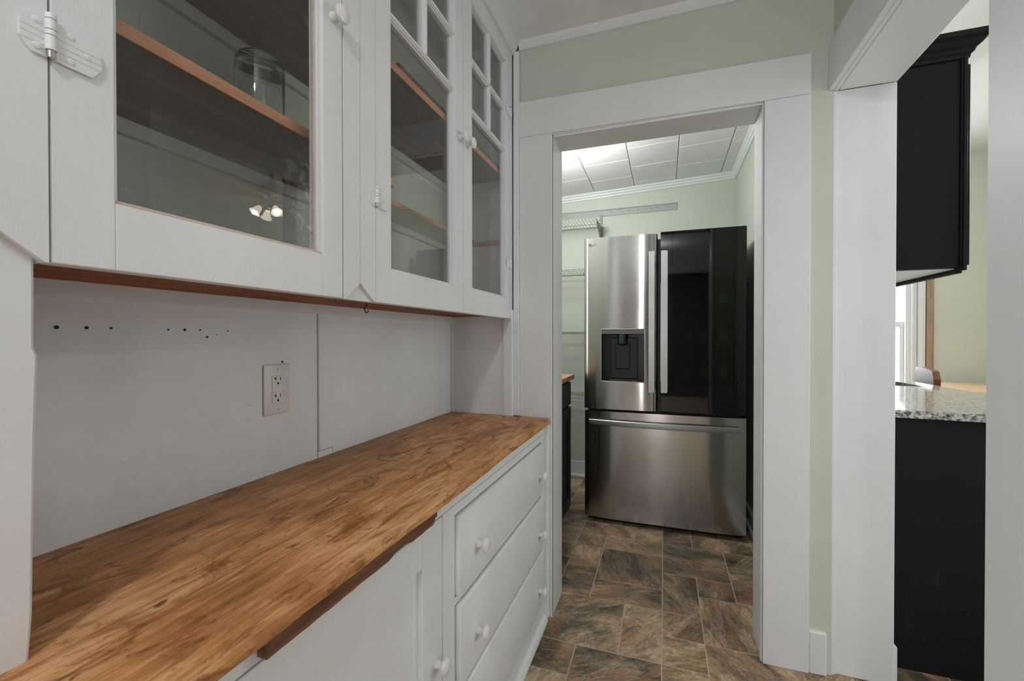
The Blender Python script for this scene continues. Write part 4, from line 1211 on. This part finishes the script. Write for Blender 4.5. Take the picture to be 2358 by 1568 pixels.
f_ = mth(nt, 'ADD', mth(nt, 'MULTIPLY', mth(nt, 'MULTIPLY', sp, mz.outputs[0]), 0.5), mth(nt, 'MULTIPLY', mth(nt, 'MULTIPLY', st_, mz.outputs[0]), 0.12))
nt.links.new(mixc(nt, f_, (0.012, 0.012, 0.0125), (0.40, 0.39, 0.38)), bs.inputs['Base Color'])
bs.inputs['Roughness'].default_value = 0.5
bs.inputs['Specular IOR Level'].default_value = 0.10
kb_ = thing('black_base_cabinet', 'black base cabinet end panel under the granite counter', 'cabinet', (0.96, 2.5, 0))
MB().box(0.622, 1.285, 1.853, 1.871, 0.0, 0.8685, 0.001).build('end_panel', m_scuff, kb_)
MB().box(0.622, 1.280, 1.8715, 3.55, 0.0, 0.70, 0.001).build('body', M_BLACKP, kb_)
gc = MB()
GX0, GX1, GY0, GY1, GZ0, GZ1 = 0.622, 1.322, 1.838, 3.60, 0.8695, 0.8955
SXa, SXb, SYa, SYb = 0.76, 1.232, 2.745, 3.22


def quad(a, b, c_, d_): return [a, b, c_, d_]


gc.prism([(GX0, GY0 + 0.012), (GX1, GY0 - 0.045), (GX1, SYa), (GX0, SYa)], 'Z', GZ0, GZ1)
gc.prism([(GX0, SYa), (SXa, SYa), (SXa, SYb), (GX0, SYb)], 'Z', GZ0, GZ1)
gc.prism([(SXb, SYa), (GX1, SYa), (GX1, SYb), (SXb, SYb)], 'Z', GZ0, GZ1)
gc.prism([(GX0, SYb), (GX1, SYb), (GX1, GY1), (GX0, GY1)], 'Z', GZ0, GZ1)
gct = tag(gc.build('granite_counter', M_GRANITE), 'polished grey speckled granite counter on the black base cabinet', 'countertop')
sk = MB()
for (a, b, c_, d_) in ((SXa - 0.006, SXa, SYa, SYb), (SXb, SXb + 0.006, SYa, SYb), (SXa, SXb, SYa - 0.006, SYa), (SXa, SXb, SYb, SYb + 0.006)):
    sk.box(a, b, c_, d_, 0.705, GZ0 - 0.0005)
sk.box(SXa, SXb, SYa, SYb, 0.702, 0.708)
tag(sk.build('sink', M_SINK), 'dark sink bowl let into the granite counter', 'sink')

# table and chair in the dining corner
tb = thing('dining_table', 'pale oak table against the green kitchen wall beyond the granite counter', 'table', (2.22, 4.3, 0))
MB().box(1.93, 2.78, 3.95, 4.745, 0.732, 0.762, 0.004, 0, 2).build('tabletop', M_TABLE, tb)
MB().box(1.98, 2.75, 4.0, 4.70, 0.66, 0.7315).build('apron', M_TABLE, tb)
for (x, y) in ((1.98, 4.0), (2.72, 4.0), (1.98, 4.66), (2.72, 4.66)):
    MB().prism([(x, y), (x + 0.05, y), (x + 0.05, y + 0.05), (x, y + 0.05)], 'Z', 0, 0.6595).build('leg', M_TABLE, tb)
ch = thing('dining_chair', 'glossy dark reddish wooden chair whose back rises behind the granite counter', 'chair', (1.70, 3.55, 0))
ang = math.radians(-14.8)
Rz = Matrix.Rotation(ang, 4, 'Z')
cbase = Vector((1.505, 3.33, 0))


def cput(mb, name):
    bmesh.ops.transform(mb.bm, matrix=Matrix.Translation(cbase) @ Rz, verts=list(mb.bm.verts))
    return mb.build(name, M_CHAIR, ch, True)


# chair local frame: back slab along local Y at x=0, seat towards +x
bk = MB()
topc = []
for k in range(17):
    t = k / 16; yy = -0.26 + 0.52 * t
    topc.append((yy, 0.957 - 0.006 * abs(2 * t - 1) - 0.10 * max(0, abs(2 * t - 1) - 0.86) ** 1.0 * 3.0))
bk.prism([(-0.262, 0.62)] + topc + [(0.262, 0.62)], 'X', -0.012, 0.018)
cput(bk, 'backrest')
for y in (-0.205, 0.205):
    b = MB().prism([(-0.010, 0.0), (0.022, 0.0), (0.016, 0.63), (-0.010, 0.63)], 'Y', y - 0.016, y + 0.016)
    cput(b, 'leg')
cput(MB().box(0.0, 0.42, -0.22, 0.22, 0.43, 0.465, 0.006), 'seat')
for y in (-0.19, 0.19):
    cput(MB().box(0.375, 0.41, y - 0.018, y + 0.018, 0.0, 0.43, 0.003), 'leg')

# ------------------------------------------------------------------ ceiling fan with lights in the kitchen (seen mirrored in the first glass door)
FX, FYc, FZ = 2.015, 2.62, 2.312
fan = thing('ceiling_fan', 'ceiling fan with pale blades and lit bell shades mirrored in the first glass door', 'ceiling fan', (FX, FYc, KZ))
FT = 2.60
MB().lathe([(0, KZ - FT), (0.065, KZ - FT), (0.060, KZ - FT - 0.035), (0.018, KZ - FT - 0.05), (0.014, -0.15), (0.075, -0.18), (0.100, -0.22), (0.100, -0.275), (0.07, -0.305), (0.045, -0.315), (0.045, -0.355), (0.03, -0.37), (0, -0.375)],
           (FX, FYc, FT), 'Z', 28).build('motor', M_FANM, fan)
for k in range(5):
    a = math.radians(-20 + 72 * k)
    b = MB()
    pts = [(0.10, -0.022), (0.17, -0.045), (0.46, -0.062), (0.515, -0.048), (0.53, 0.0), (0.515, 0.048), (0.46, 0.062), (0.17, 0.045), (0.10, 0.022)]
    b.prism(pts, 'Z', -0.003, 0.003)
    bmesh.ops.transform(b.bm, matrix=Matrix.Translation((FX, FYc, FZ)) @ Matrix.Rotation(a, 4, 'Z') @ Matrix.Rotation(math.radians(-14), 4, 'X'), verts=list(b.bm.verts))
    b.build('blade', M_BLADE, fan)
for k in range(4):
    a = math.radians(20 + 90 * k)
    dx, dy = math.cos(a), math.sin(a)
    c0 = Vector((FX + 0.085 * dx, FYc + 0.085 * dy, FT - 0.375))
    MB().tube([(FX + 0.02 * dx, FYc + 0.02 * dy, FT - 0.355), (FX + 0.06 * dx, FYc + 0.06 * dy, FT - 0.352), tuple(c0)], 0.006, 8).build('lamp_arm', M_FANM, fan)
    s = MB().lathe([(0.015, 0.0), (0.022, -0.010), (0.028, -0.034), (0.034, -0.056), (0.046, -0.070), (0.044, -0.071), (0.032, -0.057), (0.025, -0.034), (0.013, -0.004)], (0, 0, 0), 'Z', 22)
    tm_ = Matrix.Translation(c0) @ Matrix.Rotation(a, 4, 'Z') @ Matrix.Rotation(math.radians(-38), 4, 'Y')
    bmesh.ops.transform(s.bm, matrix=tm_, verts=list(s.bm.verts))
    s.build('lamp_shade', M_SHADE, fan)
    point_light('fan_bulb', tm_ @ Vector((0, 0, -0.070)), 11.5, (1.0, 0.97, 0.93), 0.018)

# nail in the near jamb
nl = MB().tube([(0.517, 0.885, 1.778), (0.500, 0.8835, 1.779), (0.4995, 0.8835, 1.779)], 0.0011, 8)
nl.lathe([(0, 0), (0.0024, 0), (0.0024, 0.001), (0, 0.001)], (0.4985, 0.8835, 1.779), 'X', 10)
tag(nl.build('nail', M_IRON), 'bent rusty nail sticking out of the white casing nearest the camera', 'nail')
